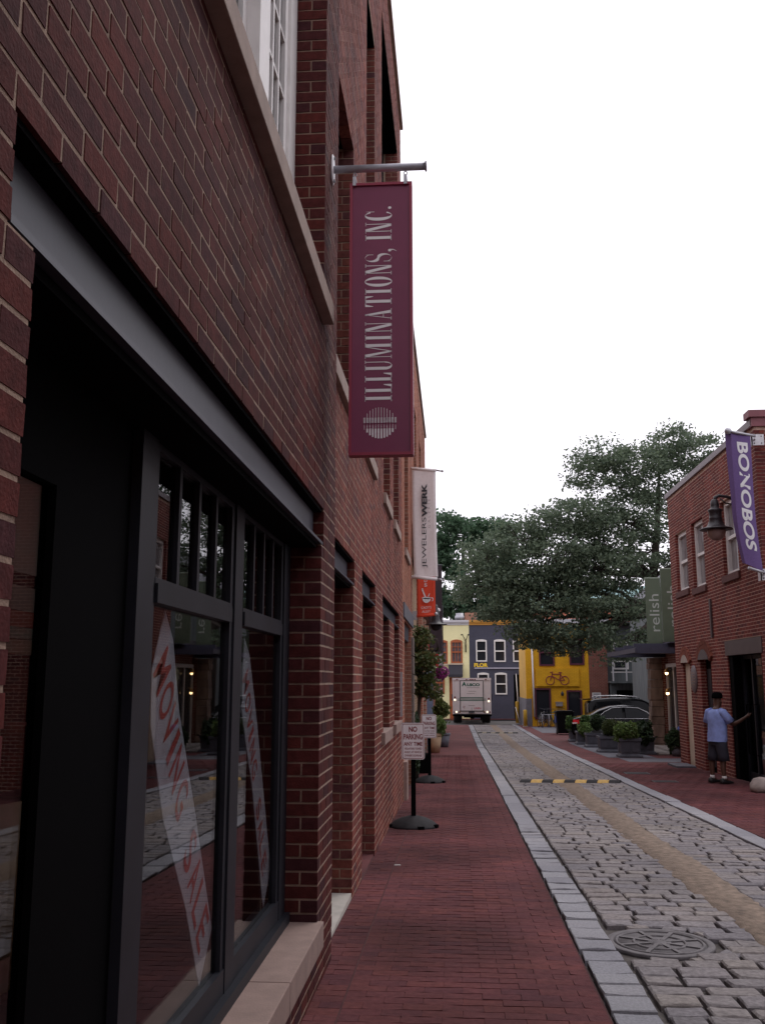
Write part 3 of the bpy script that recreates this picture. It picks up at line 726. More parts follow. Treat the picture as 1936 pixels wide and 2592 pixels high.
# -- and a farther, lower range of brick on the same side
Ed = thing('brick_building', 'low orange brick building far down the left pavement behind the planters', 'building', (-4, 42, -.8))
M_FARB = brick_tex('orange_brick', (.36, .15, .10), (.42, .18, .12), (.42, .32, .25), rot=(0, R(90), R(90)))
q = MB(); q.box(-9, -1.25, 30.25, 57.5, -1.1, 4.3); q.build('wall', M_FARB, Ed)
for k in range(7): q = MB(); q.box(-1.25, -1.06, 32.2 + 3.6 * k, 32.9 + 3.6 * k, -1.1, 3.9); q.build('pier', M_FARB, Ed)
q = MB(); q.box(-9, -1.0, 30.22, 57.6, 4.3, 4.55); q.build('cornice', M_SILL, Ed)
for k in range(6):
    q = MB(); y0 = 33.4 + 3.6 * k; q.box(-1.29, -1.24, y0, y0 + 1.9, -.6, 1.9); wv = q.build('window', M_FRAME, Ed)
    q = MB(); q.box(-1.235, -1.225, y0 + .1, y0 + 1.8, -.5, 1.8); q.build('pane', M_PANE, wv)

# ------------------------------------------------------------------ right brick building
Rt = thing('brick_building', 'red brick two storey building on the right with steel shop entrance and three white windows', 'building', (9, 22, -.5))
FR = Face('x-', 6.0)
Y0, Y1, ZT = 18.8, 26.62, 6.62
W3 = [(24.70, 25.93, 3.95, 5.50), (23.05, 24.18, 3.88, 5.52), (20.36, 21.48, 3.90, 5.55)]
opR = W3 + [(25.08, 25.82, -.6, 2.08), (23.05, 24.03, -.6, 2.12), (19.3, 21.66, -.6, 2.48)]
wall_core(FR, Y0 + .012, Y1, -.7, ZT, opR, .24, 'wall', M_MORT_R, Rt, grow=.006)
bx = brick_boxes(FR, Y0, Y1, -.66, ZT - .02, opR, Lb=.215, H=.0735, mj=.014)
FE = Face('y-', 18.8)
wall_core(FE, 6.24, 13, -.7, ZT, [], .24, 'end_wall', M_MORT_R, Rt)
bx2 = brick_boxes(FE, 6.1, 13, -.66, ZT - .02, [], Lb=.215, H=.0735, mj=.014)
lay(Rt, 'brick', bx + bx2, M_BRICK_R, 'brick', 300)
M_BTEX2 = brick_tex('red_side_brick', (.17, .045, .034), (.22, .06, .04), (.36, .25, .20), rot=(R(90), 0, 0))
q = MB(); q.box(12.8, 13, 19.05, Y1, -.7, ZT); q.box(6.25, 12.8, Y1 - .2, Y1, -.7, ZT); q.build('outer_wall', M_BTEX2, Rt)
q = MB(); q.box(6.25, 12.9, 19.05, Y1 - .02, ZT - .3, ZT - .12); q.build('roof', M_ROOF, Rt)
M_COPE = mat('grey_lead', (.20, .17, .185), .55, var=.15, scale=5)
q = MB(); q.box(5.94, 6.3, Y0 + .02, Y1 + .06, ZT, ZT + .14); q.build('coping', M_COPE, Rt)
M_COPER = mat('maroon_cornice', (.22, .07, .085), .6, var=.12, scale=5)
q = MB(); q.box(5.95, 13.1, Y0 - .05, Y0 + .26, ZT - .02, ZT + .16); q.box(5.89, 13.15, Y0 - .10, Y0 + .25, ZT + .161, ZT + .30); q.build('cornice', M_COPER, Rt)
# dark hipped roof rising behind the cornice
q = MB(); q.add([(6.9, 19.1, ZT + .1), (12.8, 19.1, ZT + .1), (12.8, 26, ZT + .1), (6.9, 26, ZT + .1), (9.2, 21.5, ZT + 2.0), (10.4, 21.5, ZT + 2.0), (10.4, 23.5, ZT + 2.0), (9.2, 23.5, ZT + 2.0)],
     [(0, 1, 5, 4), (1, 2, 6, 5), (2, 3, 7, 6), (3, 0, 4, 7), (4, 5, 6, 7), (3, 2, 1, 0)]); q.build('hipped_roof', M_SLATE, Rt)
FRi = Face('x-', 6.11)
for i, (a_, b_, z0, z1) in enumerate(W3):
    wv = MB()
    for e in ((a_, a_ + .11, z0, z1, -.08, .03), (b_ - .11, b_, z0, z1, -.08, .03), (a_ + .11, b_ - .11, z1 - .1, z1, -.08, .03), (a_ + .11, b_ - .11, z0, z0 + .08, -.08, .04), (a_ + .11, b_ - .11, (z0 + z1) / 2 - .035, (z0 + z1) / 2 + .035, -.08, .015)): FRi.box(wv, *e)
    wv = wv.build('sash_window', M_WHITE, Rt)
    q = MB(); FRi.box(q, a_ + .11, b_ - .11, z0 + .08, (z0 + z1) / 2 - .035, -.06, -.05); q.build('pane', M_PANE2, wv)
    q = MB(); FRi.box(q, a_ + .11, b_ - .11, (z0 + z1) / 2 + .035, z1 - .1, -.04, -.03); q.build('pane', M_PANE2, wv)
    q = MB(); FR.box(q, a_ - .08, b_ + .08, z0 - .16, z0 - .003, -.22, .05); q.build('brick_sill', mat('sill_brick', (.11, .04, .035), .85, var=.25, scale=14), Rt, bevel=.008)
# arches over the two narrow openings
def arch(y0, y1, zs, rise, m, n=11):
    c = (y0 + y1) / 2; hw = (y1 - y0) / 2; r_ = (hw * hw + rise * rise) / (2 * rise); zc = zs + rise - r_; a0 = math.asin(hw / r_)
    for k in range(n):
        a = -a0 * 1.12 + 2.24 * a0 * (k + .5) / n
        for lay_, rr in ((0, r_ + .055), (1, r_ + .165)):
            u = Vector((0, math.sin(a), math.cos(a))); tv = Vector((0, math.cos(a), -math.sin(a)))
            q = MB(); q.obox(Vector((5.995, c, zc)) + u * rr, Vector((.05, 0, 0)), tv * (r_ * a0 * 1.12 / n - .006) * rr / r_, u * .05)
            q.build('arch_brick', m, Rt)
    # filling between the square head and the arch
    mb = MB(); N = 8; P = [(c + r_ * math.sin(-a0 + 2 * a0 * i / N), zc + r_ * math.cos(-a0 + 2 * a0 * i / N)) for i in range(N + 1)]
    return P
M_ARCHB = piece_mat('arch_brick', [(.20, .07, .05), (.24, .085, .058), (.17, .06, .048)])
Pa = arch(25.08, 25.82, 2.08, .2, M_ARCHB); Pb = arch(23.05, 24.03, 2.12, .24, M_ARCHB, 13)
M_CREAM = mat('cream_paint', (.52, .43, .33), .6, var=.1, scale=4)
q = MB(); q.box(6.06, 6.10, 25.083, 25.817, -.55, 2.075); d = q.build('door', M_CREAM, Rt)
q = MB()
for z0, z1 in ((-.45, .45), (.55, 1.3), (1.4, 2.0)): q.box(6.05, 6.059, 25.2, 25.7, z0, z1)
q.build('door_panel', M_CREAM, d)
q = MB(); q.poly([(5.935, y, z) for y, z in Pa], (.01, 0, 0), 1); q.build('arch_panel', mat('grey_cream', (.42, .36, .31), .7), Rt)
q = MB(); q.box(6.14, 6.2, 23.053, 24.027, -.6, 2.115); d2 = q.build('door', M_BLACK, Rt)
q = MB(); q.box(6.125, 6.139, 23.15, 23.52, -.4, 1.9); q.box(6.125, 6.139, 23.58, 23.93, -.4, 1.9); q.build('door_panel', M_FRAME, d2)
q = MB(); q.poly([(5.935, y, z) for y, z in Pb], (.01, 0, 0), 1); q.build('arch_panel', mat('dark_slate_infill', (.12, .10, .10), .8), Rt)
q = MB(); q.box(5.5, 5.98, 24.9, 25.95, gz(25.4), gz(25.4) + .05); tag(q.build('doorstep', M_SLATE, None), 'flat dark doorstep slab under the narrow cream door', 'doorstep')
# shop entrance
M_HEAD = mat('brown_steel', (.075, .05, .05), .55, var=.15, scale=4)
q = MB(); FR.box(q, 19.2, 21.76, 2.16, 2.475, -.2, .015); q.build('lintel', M_HEAD, Rt)
for a_, b_ in ((21.36, 21.655), (19.305, 19.42)): q = MB(); FR.box(q, a_, b_, -.55, 2.155, -.32, -.03); q.build('door_jamb', M_BLACK, Rt)
FS = Face('x-', 6.24)
wv = MB()
for e in ((20.62, 20.70, -.43, 2.155, -.05, .03), (19.42, 19.5, -.43, 2.155, -.05, .03), (21.28, 21.36, -.43, 2.155, -.05, .03), (19.42, 21.36, -.55, -.432, -.05, .03), (20.70, 21.28, -.43, -.28, -.05, .02), (19.5, 20.62, -.43, -.28, -.05, .02), (20.70, 21.28, 2.07, 2.15, -.05, .02), (19.5, 20.62, 2.07, 2.15, -.05, .02)): FS.box(wv, *e)
wv = wv.build('shop_door', M_FRAME, Rt)
q = MB(); FS.box(q, 20.70, 21.28, -.28, 2.07, -.02, -.01); q.build('pane', M_GLASS, wv)
q = MB(); FS.box(q, 19.5, 20.62, -.28, 2.07, -.02, -.01); q.build('pane', M_GLASS, wv)
q = MB(); q.tube([(6.2, 20.35, .1), (6.085, 20.35, .12), (6.085, 20.35, 1.12), (6.2, 20.35, 1.14)], .016, 8); q.tube([(6.2, 20.9, .1), (6.12, 20.9, .12), (6.12, 20.9, 1.12), (6.2, 20.9, 1.14)], .016, 8); q.build('pull_handle', M_BLACK, wv)
q = MB(); q.box(9.4, 9.6, 18.95, 26, -.6, 3.2); q.box(6.3, 9.4, 23, 23.05, -.6, 3.2); q.box(6.3, 9.4, 19.06, 19.1, -.6, 3.2); q.box(6.3, 9.4, 19.1, 23, 2.7, 2.8); q.box(6.27, 9.4, 19.1, 23, -.6, -.5); q.build('shop_room', mat('shop_interior', (.16, .14, .14), .9), Rt)
q = MB(); q.box(7.4, 8.0, 19.6, 20.4, -.5, .5); q.build('counter', M_WHITE, Rt)
q = MB(); q.lathe([(.001, .03), (.28, .03), (.3, .015), (.3, .0)], (0, 0, 0), 24, 'x'); 
q.v = [(6.0 - x, 24.68 + yy, 1.66 + zz * 1.15) for x, yy, zz in q.v]
pq = q.build('plaque', mat('grey_bronze', (.16, .13, .14), .5, metal=.3, var=.2, scale=20), Rt)
mb = MB()
for k in range(5): mb.box(5.966, 5.97, 24.68 - .17 + abs(k - 2) * .02, 24.68 + .17 - abs(k - 2) * .02, 1.8 - .07 * k, 1.82 - .07 * k)
mb.build('plaque_text', M_SILL, pq)
q = MB(); q.box(5.955, 5.995, 22.66, 22.76, 2.6, 3.5); q.build('conduit', M_HEAD, Rt)

# street lamp on the wall
lt = thing('wall_lantern', 'black bell shaped wall lantern with dusty glass bowl beside the purple banner', 'lantern', (5.6, 20.0, 4.5))
M_LB = mat('lantern_black', (.022, .018, .022), .45, var=.2, scale=20)
q = MB(); q.lathe([(.05, 5.36), (.075, 5.33), (.09, 5.22), (.085, 5.17), (.13, 5.15), (.155, 5.12), (.13, 5.09), (.125, 4.97), (.14, 4.95), (.125, 4.93), (.16, 4.84), (.19, 4.78), (.30, 4.745), (.335, 4.725), (.33, 4.715), (.19, 4.725), (.18, 4.70)], (5.48, 20.0, 0), 28); q.build('hood', M_LB, lt)
q = MB(); q.lathe([(.185, 4.72), (.19, 4.66), (.165, 4.58), (.11, 4.52), (.04, 4.49), (.001, 4.487)], (5.48, 20.0, 0), 24); q.build('bowl', mat('frosted_bowl', (.30, .22, .20), .35, var=.2, scale=9), lt)
q = MB(); q.tube([(5.48, 20, 5.3), (5.5, 20, 5.4), (5.58, 20, 5.44), (5.75, 20, 5.41), (5.99, 20, 5.3)], [.04, .04, .035, .03, .035], 10); q.tube([(5.6, 20, 5.38), (5.7, 20, 5.28), (5.85, 20, 5.25), (5.99, 20, 5.14)], .015, 8); q.box(5.97, 6.0, 19.92, 20.08, 5.05, 5.45); q.build('bracket', M_LB, lt)

# BONOBOS banner
def banner(root, x0, x1, y, zt, zb, m, name='cloth', curl=.0, sag=.0, drift=0.0, cross=0.02, ny=26, nx=8, billow=.03):
    mb = MB(); P = []
    for i in range(ny + 1):
        t = i / ny; z = zt + (zb - zt) * t
        for j in range(nx + 1):
            s_ = j / nx; dx = drift * t ** 2.2; x = x0 + (x1 - x0) * s_ + dx
            yy = y + billow * math.sin(math.pi * s_) * math.sin(math.pi * t) + cross * math.sin(7 * t + 3 * s_) * .5 + cross * .6 * math.sin(17 * t * s_ + 1)
            P.append((x, yy, z - sag * (1 - s_) * t))
    F = [(i * (nx + 1) + j, i * (nx + 1) + j + 1, (i + 1) * (nx + 1) + j + 1, (i + 1) * (nx + 1) + j) for i in range(ny) for j in range(nx)]
    n = len(P); P2 = [(a, b + .006, c) for a, b, c in P]; F2 = [tuple(k + n for k in f)[::-1] for f in F]
    rim = []
    for i in range(ny):
        for j in (0, nx): a, b = i * (nx + 1) + j, (i + 1) * (nx + 1) + j; rim.append((a, b, b + n, a + n))
    mb.add(P + P2, F + F2 + rim, True); return mb.build(name, m, root)
bo = thing('shop_banner', 'purple cloth banner with white letters on bracket arms at the right corner', 'banner', (5.6, 18.55, 4.0))
M_PUR = mat('purple_cloth', (.135, .082, .235), .8, var=.08, scale=30)
YB = 18.5
def bshape(x, t): return x
mb = MB(); ny, nx = 30, 8; P = []
def bx_(s_, t):
    xl = 5.465 + .20 * max(0, t - .62) ** 1.5 * 2.4; xr = 5.825 + .14 * max(0, t - .62) ** 1.5 * 2.2
    z = 6.42 - 2.60 * t - .06 * s_ - .10 * t * s_ ; return Vector((xl + (xr - xl) * s_, YB - .03 * math.sin(math.pi * s_) * math.sin(math.pi * min(1, t)) + .015 * math.sin(9 * t + 4 * s_), z))
for i in range(ny + 1):
    for j in range(nx + 1): P.append(bx_(j / nx, i / ny))
F = [(i * (nx + 1) + j, i * (nx + 1) + j + 1, (i + 1) * (nx + 1) + j + 1, (i + 1) * (nx + 1) + j) for i in range(ny) for j in range(nx)]
n = len(P); mb.add(P + [p + Vector((0, .008, 0)) for p in P], F + [tuple(k + n for k in f)[::-1] for f in F], True); mb.build('cloth', M_PUR, bo)
# the fold on the left edge
mb = MB(); P = []
for i in range(ny + 1):
    t = i / ny; p = bx_(0, t); P += [p, p + Vector((-.085 * (1 - .75 * t), .11, .02))]
mb.add(P, [(2 * i, 2 * i + 1, 2 * i + 3, 2 * i + 2) for i in range(ny)], True); mb.build('fold', M_PUR, bo)
M_LETW = mat('white_print', (.74, .74, .76), .7)
def warpb(p):
    s_ = (p.x - 5.465) / .36; t = (6.42 - p.z) / 2.60
    q_ = bx_(s_, t); return Vector((q_.x, q_.y - .006, q_.z))
letters('lettering', 'BONOBOS', (5.665, YB, 5.20), (0, 0, -1), (1, 0, 0), 2.09, .20, M_LETW, bo, bold=.03, warp=warpb)
for nm, za, xl in (('upper_arm', 6.43, 5.43), ('lower_arm', 3.74, 5.62)):
    q = MB(); q.tube([(xl, YB, za), (5.93, YB, za - .1)], .028, 10); q.build(nm, M_GALV, bo)
q = MB(); q.lathe([(.001, -.07), (.05, -.05), (.07, 0), (.05, .05), (.001, .07)], (5.41, YB, 6.44), 16); q.build('ball_finial', M_GALV, bo)
M_PLATE = mat('white_plate', (.66, .66, .68), .5, var=.1, scale=20)
for za in (6.28, 3.62):
    q = MB(); q.box(5.88, 6.12, 18.60, 18.62, za - .11, za + .11); q.box(5.88, 5.90, 18.6, 18.78, za - .11, za + .11); q.tube([(5.93, YB, za), (5.93, 18.6, za)], .02, 6)
    pl = q.build('bracket_plate', M_PLATE, bo)
    q = MB()
    for dx in (.05, .19):
        for dz in (-.07, .07): q.lathe([(.012, -.008), (.012, 0)], (5.88 + dx, 18.6, za + dz), 8, 'y')
    q.build('bolt', M_STEEL, pl)

# boulder at the right edge
bl = MB(); bl.lathe([(.001, .0), (.24, .0), (.32, .06), (.31, .14), (.23, .22), (.1, .255), (.001, .26)], (5.64, 18.4, gz(18.4) - .01), 18, sx=1.0, sy=.8)
bl.v = [(x + .03 * math.sin(9 * z + 5 * y), y + .03 * math.sin(7 * x), z + .02 * math.sin(11 * x + 6 * y)) for x, y, z in bl.v]
lt_ = MB(); lt_.box(-.62, -.56, 9.9, 9.915, gz(9.9) + .001, gz(9.9) + .012); tag(lt_.build('paper_scrap', M_WHITE), 'tiny white scrap lying on the red paving near the left wall', 'litter')
tag(bl.build('boulder', mat('pale_stone', (.30, .25, .225), .9, var=.2, scale=8, bump=.5, bscale=30)), 'pale rounded boulder on the red paving by the shop entrance', 'boulder')

ac = thing('brick_building', 'unseen plain brick building added across the alley to dim the near shopfront', 'building', (9, 0, -.2))  # added out of view to cut the light on near wall and pavement
q = MB(); q.box(6.0, 12, -16, 5.5, -.6, 8.2); q.build('wall', M_BTEX2, ac)
q = MB(); q.box(5.9, 12.1, -16.1, 5.6, 8.2, 8.4); q.build('coping', M_COPE, ac)
for k in range(5):
    for zz in (.6, 4.4):
        q = MB(); y0 = -15 + 5 * k; q.box(5.96, 6.0, y0, y0 + 1.6, zz, zz + 1.9); wv = q.build('window', M_FRAME, ac); q = MB(); q.box(5.95, 5.959, y0 + .1, y0 + 1.5, zz + .1, zz + 1.8); q.build('pane', M_PANE, wv)

bb = thing('brick_building', 'unseen brick building added behind the camera to darken reflections in the alley', 'building', (4, -26, 0))  # added out of view, keeps bright sky out of the car reflections
q = MB(); q.box(-9, 16, -34, -24, -.6, 8.0); q.build('wall', M_BTEX2, bb)
q = MB(); q.box(-9.1, 16.1, -34.1, -23.9, 8.0, 8.3); q.build('coping', M_COPE, bb)
for k in range(6):
    for zz in (.8, 4.4):
        q = MB(); x0 = -7 + 3.8 * k; q.box(x0, x0 + 1.5, -24, -23.95, zz, zz + 2); wv = q.build('window', M_WHITE, bb); q = MB(); q.box(x0 + .1, x0 + 1.4, -23.949, -23.94, zz + .1, zz + 1.9); q.build('pane', M_PANE, wv)

# ------------------------------------------------------------------ hanging sign over the left pavement
hs_ = thing('hanging_sign', 'tall burgundy hanging sign with white lettering on grey steel arm', 'sign', (-.8, 6.0, 5.05))
YS = 6.0
M_BURG = mat('burgundy_paint', (.20, .022, .078), .45, var=.06, scale=6)
M_BURGR = mat('burgundy_rim', (.30, .018, .055), .4)  # redder than the panel, with the side light on the rim put into its colour
M_ARM = mat('grey_arm', (.36, .36, .40), .45, metal=.3, var=.1, scale=20)
q = MB(); q.tube([(-.79, YS, 5.085), (-.15, YS, 5.085)], .026, 16); q.lathe([(.036, -.155), (.036, -.143)], (0, YS, 5.085), 20, 'x'); q.build('arm', M_ARM, hs_)
q = MB(); q.lathe([(.001, -.014), (.052, -.014), (.06, -.008), (.06, 0)], (0, 0, 0), 24, 'x'); q.v = [(-.797 - x - .0, YS + yy, 5.085 + zz * 1.85) for x, yy, zz in q.v]; pl = q.build('wall_plate', M_PLATE, hs_)
q = MB()
for dz in (-.085, .085): q.lathe([(.012, -.775), (.012, -.784)], (0, YS, 5.085 + dz), 8, 'x')
q.build('bolt', M_STEEL, pl)
SX0, SX1, SZ0, SZ1 = -.667, -.244, 3.045, 4.955
q = MB(); q.box(SX0 + .018, SX1 - .018, YS - .028, YS + .028, SZ0 + .018, SZ1 - .018); q.build('panel', M_BURG, hs_)
q = MB(); q.box(SX0, SX0 + .0179, YS - .042, YS + .042, SZ0, SZ1); q.box(SX1 - .0179, SX1, YS - .042, YS + .042, SZ0, SZ1)
q.box(SX0 + .018, SX1 - .018, YS - .042, YS + .042, SZ0, SZ0 + .0179); q.box(SX0 + .018, SX1 - .018, YS - .042, YS + .042, SZ1 - .0179, SZ1); q.build('rim', M_BURGR, hs_)
for x in (SX0 + .03, SX1 - .045):
    q = MB(); q.box(x - .011, x + .011, YS - .049, YS - .043, SZ1 - .02, SZ1 + .045); q.box(x - .011, x + .011, YS + .043, YS + .049, SZ1 - .02, SZ1 + .045); q.box(x - .011, x + .011, YS - .0429, YS + .0429, SZ1 + .038, SZ1 + .045); cl = q.build('clamp', M_GALV, hs_)
    q = MB(); q.torus((x, YS, SZ1 + .085), .012, .0035, 14, 5); q.tube([(x, YS, SZ1 + .045), (x, YS, SZ1 + .073)], .004, 6); q.tube([(x, YS, SZ1 + .097), (x, YS, SZ1 + .112)], .004, 6); q.build('eye_bolt', M_GALV, cl)
M_SIGNW = mat('sign_white', (.88, .85, .86), .6)
cxs = (SX0 + SX1) / 2 - .002
letters('lettering', '', (cxs, YS - .0295, 4.095), (0, 0, 1), (-1, 0, 0), 1.375, .215, M_SIGNW, hs_, polys=didone('ILLUMINATIONS, INC.'))
mb = MB(); R0 = .105; ec = (cxs - .005, YS - .0295, 3.262)
def vb(x, z0, z1, w_): mb.add([(ec[0] + x - w_ / 2, ec[1], ec[2] + z0), (ec[0] + x + w_ / 2, ec[1], ec[2] + z0), (ec[0] + x + w_ / 2, ec[1], ec[2] + z1), (ec[0] + x - w_ / 2, ec[1], ec[2] + z1)], [(0, 1, 2, 3)])
for i in range(12):
    x = (i - 5.5) / 5.5 * R0 * .97; h = math.sqrt(max(0.0, 1 - (x / R0) ** 2)) * R0
    vb(x, -.012, max(h, .03) if i not in (0, 11) else .035, .003)
    vb(x, .0, .036, .011); vb(x, -.045, .0, .003)
    if 0 < i < 11: vb(x, -max(h, .045), -.038 + .012 * abs(i - 5.5) / 5.5 * 0, .011)
mb.build('emblem', M_SIGNW, hs_)

# ------------------------------------------------------------------ banners further down on the left
jb = thing('shop_banner', 'white cloth banner with black lettering hung on the left wall past the burgundy sign', 'banner', (-.865, 19.8, 3.7))
M_JW = mat('white_cloth', (.80, .75, .74), .85, var=.05, scale=20)
banner(jb, -.845, -.345, 19.8, 6.05, 3.76, M_JW, drift=.03, cross=.012, billow=.02)
for z0, xe, nm in ((6.07, -.2, 'upper_arm'), (3.74, -.2, 'lower_arm')):
    q = MB(); q.tube([(-.865, 19.81, z0 + .02), (-.33, 19.81, z0 - .03)], .035 if nm[0] == 'l' else .03, 10); q.build('sleeve', M_JW, jb)
    q = MB(); q.tube([(-.33, 19.81, z0 - .03), (xe, 19.81, z0 - .05)], .018, 8); q.lathe([(.001, -.0), (.028, .01), (.028, .035), (.001, .045)], (xe - .02, 19.81, z0 - .05), 10, 'x'); q.build(nm, M_GALV, jb)
M_INK = mat('black_print', (.03, .03, .035), .7)
letters('lettering', 'JEWELERS', (-.585, 19.765, 4.48), (0, 0, 1), (-1, 0, 0), 1.07, .115, M_INK, jb, bold=.0)
letters('lettering', 'WERK', (-.585, 19.765, 5.385), (0, 0, 1), (-1, 0, 0), .72, .115, M_INK, jb, bold=.045)
letters('small_lettering', 'GALERIE', (-.49, 19.765, 5.1), (0, 0, 1), (-1, 0, 0), .62, .05, mat('grey_print', (.42, .36, .36), .8), jb, space=1.9)

ob = thing('shop_banner', 'orange red banner with white coffee cup drawing below the white banner', 'banner', (-1.0, 27, 3.4))
M_OR = mat('orange_cloth', (.78, .075, .03), .75, var=.05, scale=18)
banner(ob, -1.03, -.51, 26.98, 4.9, 3.44, M_OR, cross=.02, billow=.03)
q = MB(); q.tube([(-1.1, 27, 3.42), (-.5, 27, 3.47)], .045, 10); q.build('lower_arm', M_OR, ob)
q = MB(); q.lathe([(.001, -.06), (.045, -.04), (.06, 0), (.045, .04), (.001, .06)], (-.5, 27, 3.48), 14); q.box(-1.16, -1.04, 26.92, 27.08, 3.32, 3.56); q.build('bracket', M_GALV, ob)
yl = 26.90
for tx, zc, wd, ht in (('D', 4.43, .085, .1), ('S', 4.30, .08, .1)): letters('lettering', tx, (-.78, yl, zc), (1, 0, 0), (0, 0, 1), wd, ht, M_LETW, ob, bold=.02)
letters('lettering', "CADY'S", (-.77, yl, 3.66), (1, 0, .04), (0, 0, 1), .28, .075, M_LETW, ob); letters('lettering', 'ALLEY', (-.77, yl, 3.55), (1, 0, .04), (0, 0, 1), .24, .07, M_LETW, ob)
mb = MB(); cx_, cz_ = -.76, 3.93
mb.add([(cx_ + .12 * math.cos(a), yl, cz_ + .14 * math.sin(a)) for a in np.linspace(math.pi, 2 * math.pi, 14)], [tuple(range(14))])
mb.add([(cx_ + .13 * math.cos(a), yl, cz_ + .03 * math.sin(a)) for a in np.linspace(0, 2 * math.pi, 18, endpoint=False)], [tuple(range(18))])
mb.torus((cx_ + .14, yl, cz_ - .04), .045, .011, 14, 5, 'y', -1.6, 1.7)
mb.bar((cx_ - .11, yl, cz_ + .23), (cx_ - .03, yl, cz_ + .02), .004, .04, up=(1, 0, 0)); mb.bar((cx_ + .05, yl, cz_ + .04), (cx_ + .09, yl, cz_ + .13), .004, .02, up=(1, 0, 0)); mb.lathe([(.001, -.002), (.025, 0), (.001, .002)], (cx_ - .115, yl, cz_ + .25), 10, 'y')
mb.build('cup_emblem', M_LETW, ob)

kb = thing('shop_banner', 'black banner with pale round emblem showing behind the orange red banner', 'banner', (-.9, 33, 2.6))
M_BKC = mat('black_cloth', (.045, .032, .04), .8, var=.08, scale=14)
banner(kb, -.85, -.39, 33, 5.6, 2.55, M_BKC, cross=.01, billow=.02)
q = MB(); q.tube([(-1.25, 33.02, 5.6), (-.37, 33.02, 5.6)], .025, 8); q.tube([(-1.25, 33.02, 2.56), (-.37, 33.02, 2.56)], .025, 8); q.tube([(-.375, 33.01, 2.56), (-.375, 33.01, 4.2)], .012, 6); q.build('frame', M_STEEL, kb)
mb = MB(); yy = 32.93; cx_ = -.56
mb.lathe([(.001, 0), (.11, 0), (.11, .004), (.001, .004)], (cx_, yy, 4.03), 20, 'y', sx=1, sy=.75)
mb.lathe([(.001, 0), (.075, 0), (.075, .004), (.001, .004)], (cx_, yy, 3.86), 16, 'y', sx=1, sy=.6)
mb.bar((cx_ - .08, yy, 3.72), (cx_ + .08, yy, 3.72), .004, .05); mb.bar((cx_, yy, 3.83), (cx_, yy, 3.66), .004, .05, up=(1, 0, 0)); mb.build('emblem', M_SIGNW, kb)

rb_ = thing('shop_banner', 'small red banner seen through the shrub leaves on the left', 'banner', (-1.2, 40, 2.2))
banner(rb_, -1.12, -.64, 40, 3.46, 2.22, mat('red_cloth', (.52, .02, .03), .75), cross=.01)
q = MB(); q.tube([(-1.25, 40.02, 3.47), (-.62, 40.02, 3.47)], .022, 8); q.tube([(-1.25, 40.02, 2.22), (-.62, 40.02, 2.22)], .022, 8); q.build('frame', M_STEEL, rb_)
for k, (tx, zz) in enumerate((('CAFE', 2.75), ('BAR', 2.5))): pass
wb_ = thing('shop_banner', 'narrow pale banner with faint grey pattern right of the red banner', 'banner', (-1.2, 43, 2.2))
banner(wb_, -.72, -.50, 43, 3.6, 2.3, mat('pale_cloth', (.55, .55, .60), .8, var=.3, scale=9), cross=.01)
q = MB(); q.tube([(-1.25, 43.02, 3.61), (-.48, 43.02, 3.61)], .02, 8); q.tube([(-1.25, 43.02, 2.3), (-.48, 43.02, 2.3)], .02, 8); q.build('frame', M_STEEL, wb_)

l2 = thing('wall_lantern', 'black wall lantern with wide brim in front of the black banner', 'lantern', (-.6, 30, 3.3))
q = MB(); q.lathe([(.04, 3.98), (.07, 3.95), (.08, 3.82), (.12, 3.78), (.11, 3.62), (.15, 3.5), (.18, 3.42), (.34, 3.37), (.36, 3.35), (.18, 3.35)], (-.56, 30, 0), 24); q.build('hood', M_LB, l2)
q = MB(); q.lathe([(.18, 3.36), (.16, 3.25), (.08, 3.18), (.001, 3.17)], (-.56, 30, 0), 20); q.build('bowl', M_RUBBER, l2)
q = MB(); q.tube([(-.56, 30, 3.95), (-.6, 30, 4.05), (-.72, 30, 4.05), (-.87, 30, 3.95)], .03, 8); q.build('bracket', M_LB, l2)

